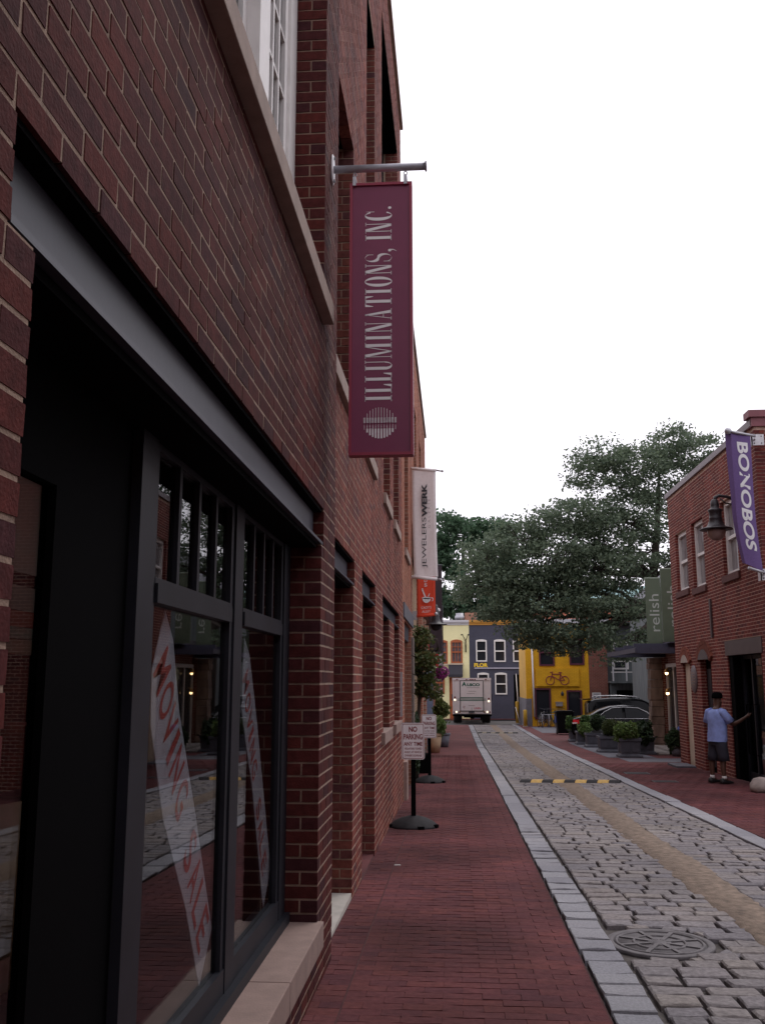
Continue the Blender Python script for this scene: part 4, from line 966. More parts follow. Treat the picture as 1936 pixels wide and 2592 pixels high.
# ------------------------------------------------------------------ NO PARKING signs
M_RED = mat('sign_red', (.22, .012, .02), .6); M_SGW = mat('sign_face', (.86, .83, .84), .5, var=.06, scale=10)
def rrect(w_, h_, r_, n=5):
    P = []
    for cx_, cz_, a0 in ((w_ / 2 - r_, h_ / 2 - r_, 0), (-w_ / 2 + r_, h_ / 2 - r_, 90), (-w_ / 2 + r_, -h_ / 2 + r_, 180), (w_ / 2 - r_, -h_ / 2 + r_, 270)):
        for k in range(n + 1): a = R(a0 + 90 * k / n); P.append((cx_ + r_ * math.cos(a), cz_ + r_ * math.sin(a)))
    return P
def nopark(x, y, label, zt, yaw=0.0, wd=.305, ht=.47, back=True):
    g0 = gz(y); t = thing('parking_sign', label, 'sign', (0, 0, 0), 'no parking signs on rubber bases')
    q = MB(); pr = [(.001, .14), (.06, .14), (.16, .115), (.25, .075), (.31, .03), (.33, .0)]
    q.lathe(pr, (0, 0, 0), 32)
    q.build('base', M_RUBBER, t)
    q = MB()
    for a in (R(-70), R(-20), R(120), R(200)): q.obox((.315 * math.cos(a), .315 * math.sin(a), .022), Vector((math.cos(a), math.sin(a), 0)) * .022, Vector((-math.sin(a), math.cos(a), 0)) * .04, (0, 0, .02))
    q.build('base_notch', M_BLACK, t)
    zb = zt - g0; q = MB(); q.box(-.03, .03, -.03, .03, .13, zb - .12); q.build('post', M_BLACK, t)
    zc = zb - ht / 2
    q = MB(); q.poly([(a, -.034, zc + c) for a, c in rrect(wd, ht, .03)], (0, -.003, 0), 1); f = q.build('sign_plate', M_SGW, t)
    mb = MB(); o_, i_ = rrect(wd - .02, ht - .02, .024), rrect(wd - .034, ht - .034, .018); n = len(o_)
    mb.add([(a, -.0385, zc + c) for a, c in o_] + [(a, -.0385, zc + c) for a, c in i_], [(k, (k + 1) % n, n + (k + 1) % n, n + k) for k in range(n)]); mb.build('border', M_RED, f)
    yl = -.0388
    for tx, dz, w_, h_, bd in (('NO', .155, .11, .070, .03), ('PARKING', .058, .25, .072, .024), ('ANY TIME', -.034, .245, .050, .02), ('VIOLATORS TOWED', -.096, .23, .027, .014), ('AWAY AT VEHICLE', -.14, .23, .027, .014), ("OWNER'S EXPENSE", -.184, .23, .027, .014)):
        letters('lettering', tx, (0, yl, zc + dz), (1, 0, 0), (0, 0, 1), w_, h_, M_RED, f, bold=bd)
    if back:
        q = MB(); q.poly([(a, .036, zc + c) for a, c in rrect(wd, ht, .03)], (0, .003, 0), 1); q.v = [(a * math.cos(.35) - (b - .036) * 0 - .02, b + a * -math.sin(.35) * .5 + .05, c) for a, b, c in q.v]; q.build('back_plate', M_GALV, t)
    t.location = (x, y, g0); t.rotation_euler = (0, 0, yaw); return t
nopark(-.558, 12.95, 'white and red no parking sign on round rubber base, nearer one, fully readable', 1.055)
nopark(-.53, 20.0, 'white and red no parking sign further back, partly hidden by the nearer one', .93, yaw=-.12)
t = thing('street_sign', 'small pale sign on tall dark post beside the flower basket', 'sign', (-.75, 47, gz(47)))
q = MB(); q.box(-.80, -.70, 46.95, 47.05, gz(47), 1.05); q.build('post', M_BLACK, t)
q = MB(); q.box(-.90, -.60, 46.92, 46.94, 1.05, 1.36); pl = q.build('sign_plate', M_SGW, t)
letters('lettering', 'P', (-.75, 46.918, 1.21), (1, 0, 0), (0, 0, 1), .12, .18, M_RED, pl, bold=.02)

# box by the wall, pots and shrubs on the left pavement
q = MB(); q.box(-.84, -.60, 22.4, 22.9, gz(22.6), gz(22.6) + .40); q.box(-.85, -.59, 22.39, 22.91, gz(22.6) + .401, gz(22.6) + .43); tag(q.build('metal_box', M_BLACK), 'dark box standing against the left wall behind the nearer sign', 'box')
def pot(name, label, x, y, r0, r1, h, m, group=None, square=False):
    t = thing(name, label, 'planter', (x, y, gz(y)), group); z = gz(y); n = 4 if square else 20; a = .785 if square else 0
    q = MB(); q.lathe([(r0, z), (r1 * .97, z + h * .86), (r1 * .9, z + h * .86), (r1 * .85, z + h * .7)], (x, y, 0), 24); q.build('pot', m, t)
    q = MB(); q.lathe([(r1 * .97, z + h * .84), (r1 * 1.05, z + h * .86), (r1 * 1.05, z + h), (r1 * .92, z + h), (r1 * .9, z + h * .84)], (x, y, 0), 24); q.build('rim', m, t)
    q = MB(); q.lathe([(.001, z + h * .8), (r1 * .9, z + h * .8)], (x, y, 0), 16); q.build('soil', M_DIRT, t); return z + h
M_TERRA = mat('buff_pot', (.50, .36, .23), .8, var=.12, scale=8); M_GPOT = mat('grey_pot', (.13, .135, .16), .75, var=.2, scale=8)
pot('plant_pot', 'tall buff coloured plant pot on the left pavement behind the signs', -.64, 31.5, .14, .21, .62, M_TERRA)
pot('plant_pot', 'dark grey plant pot with trailing plant behind the buff pot', -.42, 35.5, .16, .24, .5, M_GPOT)
LM_A = leaf_mat('olive_leaf', [(.10, .13, .03), (.14, .16, .04), (.07, .11, .03), (.17, .15, .06)])
LM_B = leaf_mat('green_leaf', [(.05, .10, .025), (.08, .14, .035), (.035, .075, .025), (.10, .16, .05)])
LM_D = leaf_mat('dark_leaf', [(.022, .045, .02), (.035, .06, .025), (.05, .085, .035), (.018, .036, .018)])
LM_Y = leaf_mat('lime_leaf', [(.10, .17, .04), (.14, .22, .06), (.07, .13, .035), (.19, .25, .10)])
def bush(name, label, cat, c, r, n, m, size, stem=True, group=None, asp=1.7, clumps=10):
    t = thing(name, label, cat, (c[0], c[1], c[2] - r[2]), group)
    if stem:
        q = MB()
        for k in range(6):
            a = k * 1.05; q.tube([(c[0] + .03 * math.cos(a), c[1] + .03 * math.sin(a), c[2] - r[2] * 1.02), (c[0] + r[0] * .3 * math.cos(a), c[1] + r[1] * .3 * math.sin(a), c[2] - r[2] * .2), (c[0] + r[0] * .6 * math.cos(a), c[1] + r[1] * .6 * math.sin(a), c[2] + r[2] * .3)], [.018, .012, .005], 5)
        q.build('stem', M_BARK, t)
    P = [blob(c, [v * .9 for v in r], int(n * .45), .55)]
    for k in range(clumps):
        cc = blob(c, [v * .72 for v in r], 1, .8)[0]; P.append(cc + RNG.normal(size=(int(n * .55 / clumps), 3)) * np.array(r) * .22)
    leaves('foliage', np.vstack(P), size, m, t, asp=asp); return t
bush('leafy_plant', 'light green leafy plant spilling from the buff pot', 'plant', (-.52, 31.5, .17), (.25, .28, .31), 1500, LM_Y, .06)
bush('leafy_plant', 'olive arching plant behind the buff pot near the yellow wall', 'plant', (-.50, 35.5, .62), (.26, .3, .34), 1900, LM_A, .075)
bush('ivy', 'dark ivy climbing the stone pier of the pale brick building', 'ivy', (-.80, 20.2, .35), (.09, .25, .75), 900, LM_D, .05, stem=True)
tr = thing('small_tree', 'small reddish green tree leaning out from the left wall', 'tree', (-.95, 24.5, gz(24.5)))
make_tree(tr, [((-.98, 24.5, gz(24.5)), .06), ((-.93, 24.5, .6), .05), ((-.85, 24.5, 1.6), .04), ((-.78, 24.5, 2.3), .03)],
    [((-.82, 24.4, 2.55), (.24, .5, .36)), ((-.68, 24.3, 2.05), (.24, .5, .36)), ((-.88, 24.5, 1.9), (.25, .5, .5)), ((-.72, 24.4, 1.45), (.24, .5, .34))],
    leaf_mat('plum_leaf', [(.055, .09, .03), (.085, .12, .035), (.11, .125, .045), (.13, .095, .04), (.065, .10, .03)]), M_BARK, .07, per_m2=170, clump=.14, n_leaf=70)
q = MB(); q.box(-1.06, -.83, 36.9, 37.1, gz(37), 2.15); q.box(-1.08, -.81, 36.88, 37.12, 2.15, 2.25); tag(q.build('blue_post', mat('blue_grey_paint', (.19, .25, .37), .6, var=.15, scale=6)), 'square blue grey post on the left pavement under the red banner', 'post')
fb = thing('flower_basket', 'hanging basket overflowing with magenta flowers on the left', 'flower basket', (-.64, 45, 1.7))
q = MB(); q.lathe([(.001, 1.62), (.16, 1.68), (.24, 1.85), (.25, 1.95)], (-.64, 45, 0), 16); q.build('basket', M_BARK, fb)
q = MB()
for a in (0, 2.1, 4.2): q.tube([(-.64 + .24 * math.cos(a), 45 + .24 * math.sin(a), 1.95), (-.64, 45, 2.7)], .006, 4)
q.tube([(-.64, 45, 2.7), (-.9, 45, 2.75), (-1.25, 45, 2.6)], .02, 6); q.build('hanger', M_STEEL, fb)
leaves('foliage', blob((-.64, 45, 2.0), (.30, .3, .30), 500, .4), .06, LM_B, fb)
leaves('flowers', np.vstack([blob((-.56, 44.9, 2.02), (.32, .3, .30), 650, .75), blob((-.75, 44.9, 1.72), (.25, .25, .14), 260, .6)]), .055, leaf_mat('magenta_petal', [(.42, .05, .32), (.55, .09, .42), (.32, .03, .26)]), fb, asp=1.1)

# ------------------------------------------------------------------ speed humps
M_YEL = mat('yellow_rubber', (.50, .31, .075), .7, var=.2, scale=20)
def hump(label, x0, x1, y, n, m2):
    t = thing('speed_hump', label, 'speed hump', ((x0 + x1) / 2, y, gz(y)), 'striped speed humps across the alley')
    pr = [(-.16, 0), (-.11, .03), (-.05, .048), (.05, .048), (.11, .03), (.16, 0)]
    for k in range(n):
        a, b = x0 + (x1 - x0) * k / n, x0 + (x1 - x0) * (k + 1) / n; sk = .05
        f = lambda u, p: (u + sk * (1 if 0 < (u - x0) < (x1 - x0) - 1e-6 and u > x0 + 1e-6 else 0) * (p[0] / .16), y + p[0], gz(y) + p[1] + .006)
        q = MB(); q.add([f(a + .002, p) for p in pr] + [f(b - .002, p) for p in pr], [(i, i + 1, 7 + i, 6 + i) for i in range(5)] + [tuple(range(6)), tuple(range(6, 12))[::-1]])
        q.build('stripe', m2 if k % 2 else M_RUBBER, t)
hump('black and yellow striped speed hump lying across the cobbles nearer the camera', 1.33, 3.33, 20.2, 9, M_YEL)
hump('worn dark and pale striped speed hump far up the alley near the truck', 1.12, 3.0, 47.4, 9, mat('worn_rubber', (.20, .17, .12), .8))

# ------------------------------------------------------------------ far street front (faces the camera)
def win_far(parent, face, u0, u1, z0, z1, fm, pm, fw=.12, rise=.0, grid=False, rail=True):
    wv = MB()
    face.box(wv, u0, u0 + fw, z0, z1, -.1, .06); face.box(wv, u1 - fw, u1, z0, z1, -.1, .06)
    face.box(wv, u0 + fw, u1 - fw, z0, z0 + fw, -.1, .07); face.box(wv, u0 + fw, u1 - fw, z1 - fw, z1, -.1, .06)
    zm = (z0 + z1) / 2
    if rail: face.box(wv, u0 + fw, u1 - fw, zm - .045, zm + .045, -.1, .03)
    if rise:
        P = [face.pt(u0, z1 + .002, .05)] + [face.pt(u0 + (u1 - u0) * k / 8, z1 + .002 + rise * math.sin(math.pi * k / 8) ** .8, .05) for k in range(1, 8)] + [face.pt(u1, z1 + .002, .05)]
        wv.poly(P, (0, 1, 0), .12)
    w_ = wv.build('window', fm, parent)
    if grid:
        g = MB()
        for k in (1, 2): u = u0 + fw + (u1 - u0 - 2 * fw) * k / 3; face.box(g, u - .02, u + .02, z0 + fw, z1 - fw, -.06, .0)
        face.box(g, u0 + fw, u1 - fw, z1 - fw - .34, z1 - fw - .30, -.058, -.002); g.build('glazing_bar', fm, w_)
    for a, b in (((z0 + fw, zm - .045), (zm + .045, z1 - fw)) if rail else ((z0 + fw, z1 - fw),)):
        g = MB(); face.box(g, u0 + fw, u1 - fw, a, b, -.09, -.07); g.build('pane', pm, w_)
    return w_
YF = 70.0; FF = Face('y-', YF); ZG = gz(70) - .1
M_GREYB = brick_tex('grey_painted_brick', (.066, .068, .097), (.074, .076, .106), (.058, .06, .086), rot=(R(90), 0, 0), var=.08)
M_CREAMB = brick_tex('cream_painted_brick', (.86, .82, .46), (.88, .84, .49), (.80, .76, .42), rot=(R(90), 0, 0), var=.05)
gb = thing('terraced_house', 'dark grey painted house with white sash windows and yellow wall lettering', 'house', (3, YF, ZG))
GW = [(1.58, 2.37, 3.02, 4.55), (2.89, 3.72, 3.0, 4.55), (4.24, 5.05, 3.0, 4.55), (1.66, 2.48, .7, 2.17), (2.91, 3.77, .68, 2.17)]
wall_core(FF, 1.10, 6.4, ZG, 5.66, [(a, b, c, d) for a, b, c, d in GW] + [(4.25, 5.1, ZG, 2.1)], .3, 'wall', M_GREYB, gb)
q = MB(); q.box(1.10, 1.3, YF + .31, YF + 9, ZG, 5.66); q.box(6.2, 6.4, YF + .31, YF + 9, ZG, 5.66); q.box(1.3, 6.2, YF + 8.8, YF + 9, ZG, 5.66); q.build('outer_wall', M_GREYB, gb)
q = MB(); q.box(1.12, 6.38, YF + .32, YF + 8.9, 5.5, 5.62); q.build('roof', M_ROOF, gb)
M_GOLD = mat('ochre_cornice', (.55, .27, .04), .6)
q = MB(); q.box(1.105, 6.42, YF - .06, YF + .3, 5.661, 5.78); q.box(1.105, 6.44, YF - .14, YF + .3, 5.781, 5.88); q.box(1.105, 6.46, YF - .22, YF + .3, 5.881, 6.0); q.build('cornice', M_GOLD, gb)
for a, b, c, d in GW: win_far(gb, FF, a, b, c, d, M_WHITE, M_PANE, .09, rise=.07)
q = MB(); FF.box(q, 1.45, 6.3, 2.5, 2.60, 0, .1); q.build('string_course', mat('lilac_grey', (.36, .35, .42), .7), gb)
q = MB(); FF.box(q, 4.27, 5.08, ZG, 2.08, -.25, -.2); q.build('door', M_BLACK, gb)
letters('lettering', 'FLOR', (1.93, YF - .03, 2.77), (1, 0, 0), (0, 0, 1), 1.0, .29, mat('yellow_letters', (.85, .58, .04), .6), gb, bold=.05)
cb = thing('terraced_house', 'pale yellow painted house with brown wood windows and black awning', 'house', (-1, YF, ZG))
CW = [(-1.6, -.33, 2.9, 4.55), (-.26 + .02, .60, 2.98, 4.55), (-1.6, -.72, .72, 2.3)]
CW = [(-1.75, -.47, 2.88, 4.5), (-.24, .60, 2.92, 4.5), (-1.62, -.72, .72, 2.3)]
wall_core(FF, -5.0, 1.095, ZG, 5.66, CW + [(-.38, .52, ZG, 1.9)], .3, 'wall', M_CREAMB, cb)
q = MB(); q.box(-5.0, -4.8, YF + .31, YF + 9, ZG, 5.66); q.box(.9, 1.09, YF + .31, YF + 9, ZG, 5.66); q.box(-4.8, .9, YF + 8.8, YF + 9, ZG, 5.66); q.build('outer_wall', M_CREAMB, cb)
q = MB(); q.box(-4.9, 1.0, YF + .32, YF + 8.9, 5.5, 5.62); q.build('roof', M_ROOF, cb)
M_GW = mat('grey_white_trim', (.55, .55, .58), .6)
q = MB(); q.box(-5.0, 1.10, YF - .06, YF + .3, 5.661, 5.78); q.box(-5.0, 1.10, YF - .14, YF + .3, 5.781, 5.88); q.box(-5.0, 1.10, YF - .22, YF + .3, 5.881, 6.02); q.build('cornice', M_GW, cb)
M_WOOD = mat('orange_brown_wood', (.38, .10, .03), .55, var=.12, scale=5)
for i, (a, b, c, d) in enumerate(CW): win_far(cb, FF, a, b, c, d, M_WOOD, mat('dim_pane', (.13, .11, .12), .15, var=.3, scale=6, spec=.7), .1, rise=.12 if i < 2 else 0, grid=True)
q = MB(); FF.box(q, -.30, .66, 2.80, 2.905, 0, .1); FF.box(q, -1.8, -.4, 2.76, 2.865, 0, .1); q.build('sill', M_CREAM, cb)
q = MB(); FF.box(q, -.36, .5, ZG, 1.88, -.2, -.1); q.build('door', M_WOOD, cb)
aw = MB(); aw.add([(-.42, YF - .02, 2.82), (.60, YF - .02, 2.82), (.60, YF - .75, 2.1), (-.42, YF - .75, 2.1), (-.42, YF - .75, 1.92), (.60, YF - .75, 1.92), (-.42, YF - .02, 1.92), (.60, YF - .02, 1.92)], [(0, 1, 2, 3), (3, 2, 5, 4), (0, 3, 4, 6), (1, 7, 5, 2), (4, 5, 7, 6)])
aw.build('awning', mat('black_awning', (.03, .03, .04), .8), cb)
q = MB(); q.tube([(.84, YF - .1, 4.5), (.84, YF - .1, 3.7)], .05, 6); q.tube([(.84, YF - .1, 4.5), (.62, YF - .25, 4.95), (.58, YF - .35, 4.95)], .025, 5); q.tube([(.84, YF - .1, 4.5), (1.02, YF - .25, 4.95), (1.06, YF - .35, 4.95)], .025, 5); q.box(.5, .66, YF - .45, YF - .3, 4.9, 4.98); q.box(.98, 1.09, YF - .45, YF - .3, 4.9, 4.98); q.build('sign_bracket', M_BLACK, cb)
q = MB(); q.lathe([(.30, 5.62), (.30, 6.22), (.36, 6.22), (.36, 6.5), (.30, 6.52), (.30, 6.7), (.001, 6.72)], (.45, YF + 2.5, 0), 20); q.build('roof_vent', M_GALV, cb)
q = MB(); q.box(.85, 1.75, YF + 2.6, YF + 3.6, 5.62, 6.75); q.build('chimney', M_FARB, cb)
q = MB(); q.box(-1.3, -.5, YF + 1.5, YF + 2.2, 5.62, 6.08); q.build('roof_box', M_GALV, cb)
sheet('far_sidewalk', [(-60, 60, 68.2, 70.0)], .02, M_PAVTEX)
# yellow house of the bicycle shop
YY = 56.6; FY = Face('y-', YY); ZY = gz(56.6) - .1
M_YELB = brick_tex('yellow_painted_brick', (.70, .37, .018), (.76, .41, .02), (.60, .31, .015), rot=(R(90), 0, 0), var=.10)
M_YELS = brick_tex('yellow_painted_side', (.62, .38, .10), (.66, .41, .11), (.55, .33, .09), rot=(0, R(90), R(90)), var=.12)
yb = thing('bicycle_shop', 'bright yellow painted brick shop with dark red bicycle emblem', 'shop', (6, YY, ZY))
YW = [(4.94, 5.83, 2.50, 4.05), (6.69, 7.54, 2.55, 4.05), (4.62, 5.56, -.55, 1.22), (6.45, 7.33, -.5, 1.10)]
wall_core(FY, 4.16, 7.78, ZY, 4.95, YW, .3, 'wall', M_YELB, yb)
q = MB(); q.box(4.16, 4.4, YY + .31, 62.4, ZY, 4.95); q.build('side_wall', M_YELS, yb)
q = MB(); q.box(4.12, 4.155, YY - .02, 62.4, ZY, .62); q.box(4.156, 4.45, YY - .05, YY - .01, ZY, .62); q.build('grey_dado', mat('dado_grey', (.16, .155, .18), .8, var=.15, scale=4), yb)
q = MB(); q.box(4.4, 12, 62.2, 62.4, ZY, 4.95); q.build('outer_wall', M_YELS, yb)
q = MB(); q.box(4.2, 12, YY + .05, 62.3, 4.96, 5.05); q.build('roof', M_ROOF, yb)
q = MB(); q.box(4.05, 9.0, YY - .3, YY + .1, 4.95, 5.2); q.build('eaves', M_GW, yb)
M_MAR = mat('maroon_paint', (.10, .018, .035), .6, var=.1, scale=5)
for a, b, c, d in YW: win_far(yb, FY, a, b, c, d, M_MAR, M_PANE, .09, rail=c > 0)
q = MB(); FY.box(q, 4.72, 7.2, 1.33, 2.36, .02, .12); bdv = q.build('sign_board', M_YELB, yb)
M_MARP = mat('maroon_print', (.24, .03, .04), .6)
mb = MB(); ye = YY - .135; cx_, cz_ = 5.93, 1.83; rw_ = .24
mb.torus((cx_ - .4, ye, cz_ - .17), rw_, .024, 26, 5); mb.torus((cx_ + .43, ye, cz_ - .17), rw_, .024, 26, 5)
for a, b in (((-.4, -.17), (-.26, .22)), ((-.30, .10), (.13, -.16)), ((.13, -.16), (.21, .26)), ((-.27, .19), (.19, .19)), ((.13, -.16), (.43, -.17)), ((.19, .16), (.43, -.17)), ((-.26, .22), (-.30, .3)), ((-.30, .3), (-.40, .3)), ((-.30, .3), (-.22, .33)), ((.10, .28), (.28, .28))):
    mb.bar((cx_ + a[0], ye, cz_ + a[1]), (cx_ + b[0], ye, cz_ + b[1]), .03, .045)
mb.build('bicycle_emblem', M_MARP, bdv)
q = MB(); q.tube([(4.58, YY - .1, -.4), (4.53, YY - .1, 3.6)], .05, 8); q.build('downpipe', M_WHITE, yb)
q = MB(); q.box(5.82, 6.2, YY - .2, YY - .01, .20, .40); q.box(5.80, 6.22, YY - .22, YY - .01, .40, .44); q.build('mailbox', mat('grey_box', (.30, .27, .26), .6), yb)
q = MB(); q.lathe([(.05, 1.0), (.09, .92), (.07, .8), (.001, .78)], (6.2, YY - .15, 0), 12); q.tube([(6.2, YY - .15, 1.0), (6.2, YY - .02, 1.06)], .02, 6); q.build('wall_lamp', M_STEEL, yb)
rbk = thing('brick_house', 'plain dark red brick wall joined to the yellow shop', 'house', (8, YY, ZY))
q = MB(); q.box(7.785, 8.85, YY - .02, 62, ZY, 4.9); q.build('wall', brick_tex('dull_brick', (.16, .05, .04), (.20, .065, .048), (.22, .13, .10), rot=(R(90), 0, 0)), rbk)
q = MB(); q.box(7.75, 8.9, YY - .08, 62.1, 4.9, 5.0); q.build('coping', M_SILL, rbk)
nb = thing('notice_sign', 'small white notice board with lines of print behind the parked cars', 'sign', (7.5, 52, gz(52)))
q = MB(); q.tube([(7.5, 52, gz(52)), (7.5, 52, .95)], .03, 6); q.build('post', M_STEEL, nb)
q = MB(); q.box(7.27, 7.73, 51.95, 51.97, .62, 1.02); pl = q.build('board', M_WHITE, nb)
for k in range(4): q = MB(); q.box(7.33, 7.33 + (.34, .28, .34, .2)[k], 51.944, 51.949, .93 - .085 * k, .965 - .085 * k); q.build('print_line', mat('blue_print', (.08, .12, .22), .7), pl)
# grey timber back of the building with stairs
sh = thing('stair_building', 'weathered grey building with an outside stair behind the parked cars', 'building', (11, 56, ZY))
M_GTIM = mat('grey_timber', (.12, .135, .14), .85, var=.25, scale=6, streak=(1, 1, .15))
q = MB(); q.box(8.95, 15.5, 56.5, 61, ZY, 1.5); q.build('wall', M_GTIM, sh); q = MB(); q.box(8.95, 15.5, 57.4, 61, 1.5, 4.7); q.build('upper_wall', M_GTIM, sh)
q = MB(); q.box(8.85, 15.6, 55.6, 57.39, 1.51, 1.62); q.build('deck', M_GTIM, sh)
for k in range(9):
    q = MB(); q.box(8.98 + .75 * k, 9.05 + .75 * k, 55.62, 55.7, 1.62, 2.7); q.build('baluster', M_GW, sh)
q = MB(); q.box(8.9, 15.5, 55.62, 55.7, 2.7, 2.78); q.box(8.9, 15.5, 55.64, 55.68, 2.1, 2.15); q.build('rail', M_WHITE, sh)
q = MB(); q.box(9.3, 10.4, 56.4, 56.49, ZY, 1.1); q.build('door', M_BLACK, sh)
for k in range(11):
    x = 10.0 + .28 * k; zz = -.75 + .21 * k; q = MB(); q.box(x, x + .3, 54.4, 55.4, zz, zz + .05); q.build('step', M_GTIM, sh)
for k in range(3):
    q = MB(); q.bar((9.9, 54.3, -.35 + .22 * k), (13.2, 54.3, 2.05 + .22 * k), .05, .05); q.build('handrail', mat('pale_rail', (.40, .42, .45), .5), sh)
for i, (a, b) in enumerate(((9.3, 10.2), (11, 11.9), (12.6, 13.5))):
    q = MB(); q.box(a, b, 57.3, 57.39, 2.3, 3.9); wv = q.build('window', M_WHITE, sh); q = MB(); q.box(a + .1, b - .1, 57.28, 57.299, 2.4, 3.8); q.build('pane', M_PANE, wv)
q = MB(); q.box(8.9, 15.6, 57.3, 61.1, 4.7, 4.85); q.build('roof', M_ROOF, sh)
oh = thing('brick_house', 'orange red brick house seen through the big tree above the yellow shop', 'house', (10, 72, -1.1))
q = MB(); q.box(6.45, 17.5, 72, 80, -1.2, 7.0); q.build('wall', brick_tex('coral_brick', (.52, .16, .10), (.58, .18, .11), (.5, .25, .18), rot=(R(90), 0, 0)), oh)
q = MB(); q.box(6.4, 17.6, 71.85, 80, 5.45, 5.75); q.build('trim', M_GW, oh)
q = MB(); q.add([(6.2, 71.6, 7.0), (17.8, 71.6, 7.0), (17.8, 80.4, 7.0), (6.2, 80.4, 7.0), (6.2, 76, 9.0), (17.8, 76, 9.0)], [(0, 1, 5, 4), (3, 4, 5, 2), (0, 4, 3), (1, 2, 5), (0, 3, 2, 1)]); q.build('roof', mat('green_copper', (.20, .33, .33), .7, var=.15, scale=2), oh)
gh = thing('grey_house', 'house with dark slate gable behind the big tree above the green boards', 'house', (14, 46, -1))
q = MB(); q.box(9.6, 20, 44.5, 53, -1, 5.6); q.build('wall', M_GTIM, gh)
q = MB(); q.add([(9.2, 44, 5.6), (20.4, 44, 5.6), (20.4, 53.4, 5.6), (9.2, 53.4, 5.6), (14.8, 44, 10.2), (14.8, 53.4, 10.2)], [(0, 4, 5, 3), (1, 2, 5, 4), (0, 1, 4), (3, 5, 2), (0, 3, 2, 1)]); q.build('roof', M_SLATE, gh)

# ------------------------------------------------------------------ relish shop in the recess on the right
rl = thing('corner_shop', 'small brick shop with rough stone pillar and steel canopy on the right', 'shop', (9, 31, -.7))
M_BTEX3 = brick_tex('recess_brick', (.17, .05, .038), (.21, .06, .042), (.32, .22, .17), rot=(0, R(90), R(90)))
q = MB(); q.box(7.4, 13, 26.66, 34.8, -.85, 2.9); q.build('wall', M_BTEX3, rl)
q = MB(); q.box(7.3, 13.1, 26.66, 34.9, 2.9, 3.05); q.build('roof', M_ROOF, rl)
M_RUB = mat('rough_stone', (.20, .14, .11), .95, var=.55, scale=3.2, bump=1.0, bscale=9, streak=(1, 1, .35))
z = -.85; k = 0
while z < 2.34:
    hh = (.34, .22, .42, .28)[k % 4]; q = MB(); q.box(6.74 + .02 * (k % 3), 7.2 - .02 * ((k + 1) % 2), 34.0 + .015 * (k % 2), 34.5, z, min(z + hh, 2.42) - .008); q.build('pillar_stone', M_RUB, rl, bevel=.025); z += hh; k += 1
q = MB(); q.box(7.2, 7.42, 34.05, 34.79, -.85, 2.42); q.build('brick_pier', brick_tex('pier_brick', (.17, .05, .038), (.21, .06, .042), (.32, .22, .17), rot=(R(90), 0, 0)), rl)
wv = MB()
for e in ((7.28, 7.39, 31.6, 31.72, -.6, 2.2), (7.28, 7.39, 33.75, 33.87, -.6, 2.2), (7.28, 7.39, 31.72, 33.75, 2.08, 2.2), (7.28, 7.39, 32.7, 32.82, -.6, 2.08), (7.28, 7.39, 31.72, 32.7, -.6, -.3), (7.28, 7.39, 32.82, 33.75, -.6, -.3)): wv.box(*e)
wv = wv.build('door', mat('pale_door', (.50, .46, .42), .6), rl)
for a, b in ((31.72, 32.7), (32.82, 33.75)): q = MB(); q.box(7.33, 7.34, a, b, -.3, 2.08); q.build('pane', M_PANE, wv)
for k, zz in enumerate((1.92, 1.25)):
    ln = thing('door_lamp', ['lit brass lamp beside the shop door, upper of two', 'lit brass lamp beside the shop door, lower of two'][k], 'lamp', (7.2, 33.2, zz))
    q = MB(); q.lathe([(.001, .12), (.05, .1), (.09, .0), (.085, -.02)], (7.17, 33.25, zz), 12); q.tube([(7.17, 33.25, zz + .1), (7.28, 33.25, zz + .14)], .015, 6); q.build('shade', mat('brass', (.40, .22, .07), .4, metal=.7), ln)
    q = MB(); q.lathe([(.001, .0), (.05, -.02), (.05, -.07), (.001, -.1)], (7.17, 33.25, zz), 10); q.build('bulb', mat('lit_bulb', (1, .75, .45), .5, emit=(1, .62, .28), estr=7), ln)
cp = rl
M_CAN = mat('canopy_steel', (.055, .06, .095), .5, var=.15, scale=4)
for y_ in (34.3, 29.6): q = MB(); q.box(5.5, 7.38, y_, y_ + .2, 2.44, 2.62); q.build('canopy_beam', M_CAN, cp)
q = MB(); q.box(5.44, 5.5, 29.4, 34.7, 2.46, 2.60); q.build('canopy_fascia', M_CAN, cp)
for k in range(6):
    y = 29.9 + .86 * k; q = MB(); q.box(5.5 + .25 * (k % 2), 7.38, y, y + .08, 2.63, 2.75); q.build('canopy_rib', M_CAN, cp)
q = MB(); q.box(6.5, 7.39, 29.5, 34.6, 2.755, 2.78); q.build('canopy_deck', M_CAN, cp)
M_GRN = mat('sage_green', (.078, .102, .062), .6, var=.08, scale=5); M_REL = mat('relish_print', (.33, .35, .31), .7)
for k, (y, x0, x1, zt) in enumerate(((34.1, 6.76, 7.27, 5.19), (31.0, 6.64, 7.15, 5.16))):
    t = thing('sign_board', ['tall sage green sign board with pale lettering, the fully visible one on the canopy', 'tall sage green sign board half hidden by the brick corner'][k], 'sign', (7, y, 2.83), 'green boards on the steel canopy')
    q = MB(); q.box(x0, x1, y - .05, y + .05, 2.84, zt); pl = q.build('panel', M_GRN, t)
    q = MB(); q.box(x0 - .01, x1 + .01, y - .06, y + .06, zt, zt + .035); q.build('cap', mat('pale_green_cap', (.30, .36, .28), .6), t)
    letters('lettering', 'relish', (7.03 if k == 0 else 6.98, y - .056, 3.98), (0, 0, 1), (-1, 0, 0), 1.30, .34, M_REL, pl)
M_STEP = mat('step_stone', (.26, .235, .22), .9, var=.15, scale=4, bump=.3, bscale=30)
q = MB(); q.box(6.75, 7.27, 31.3, 33.8, gz(33) - .02, gz(33) + .16); tag(q.build('stone_step', M_STEP, bevel=.015), 'stone step at the pale door under the canopy, upper one', 'step')
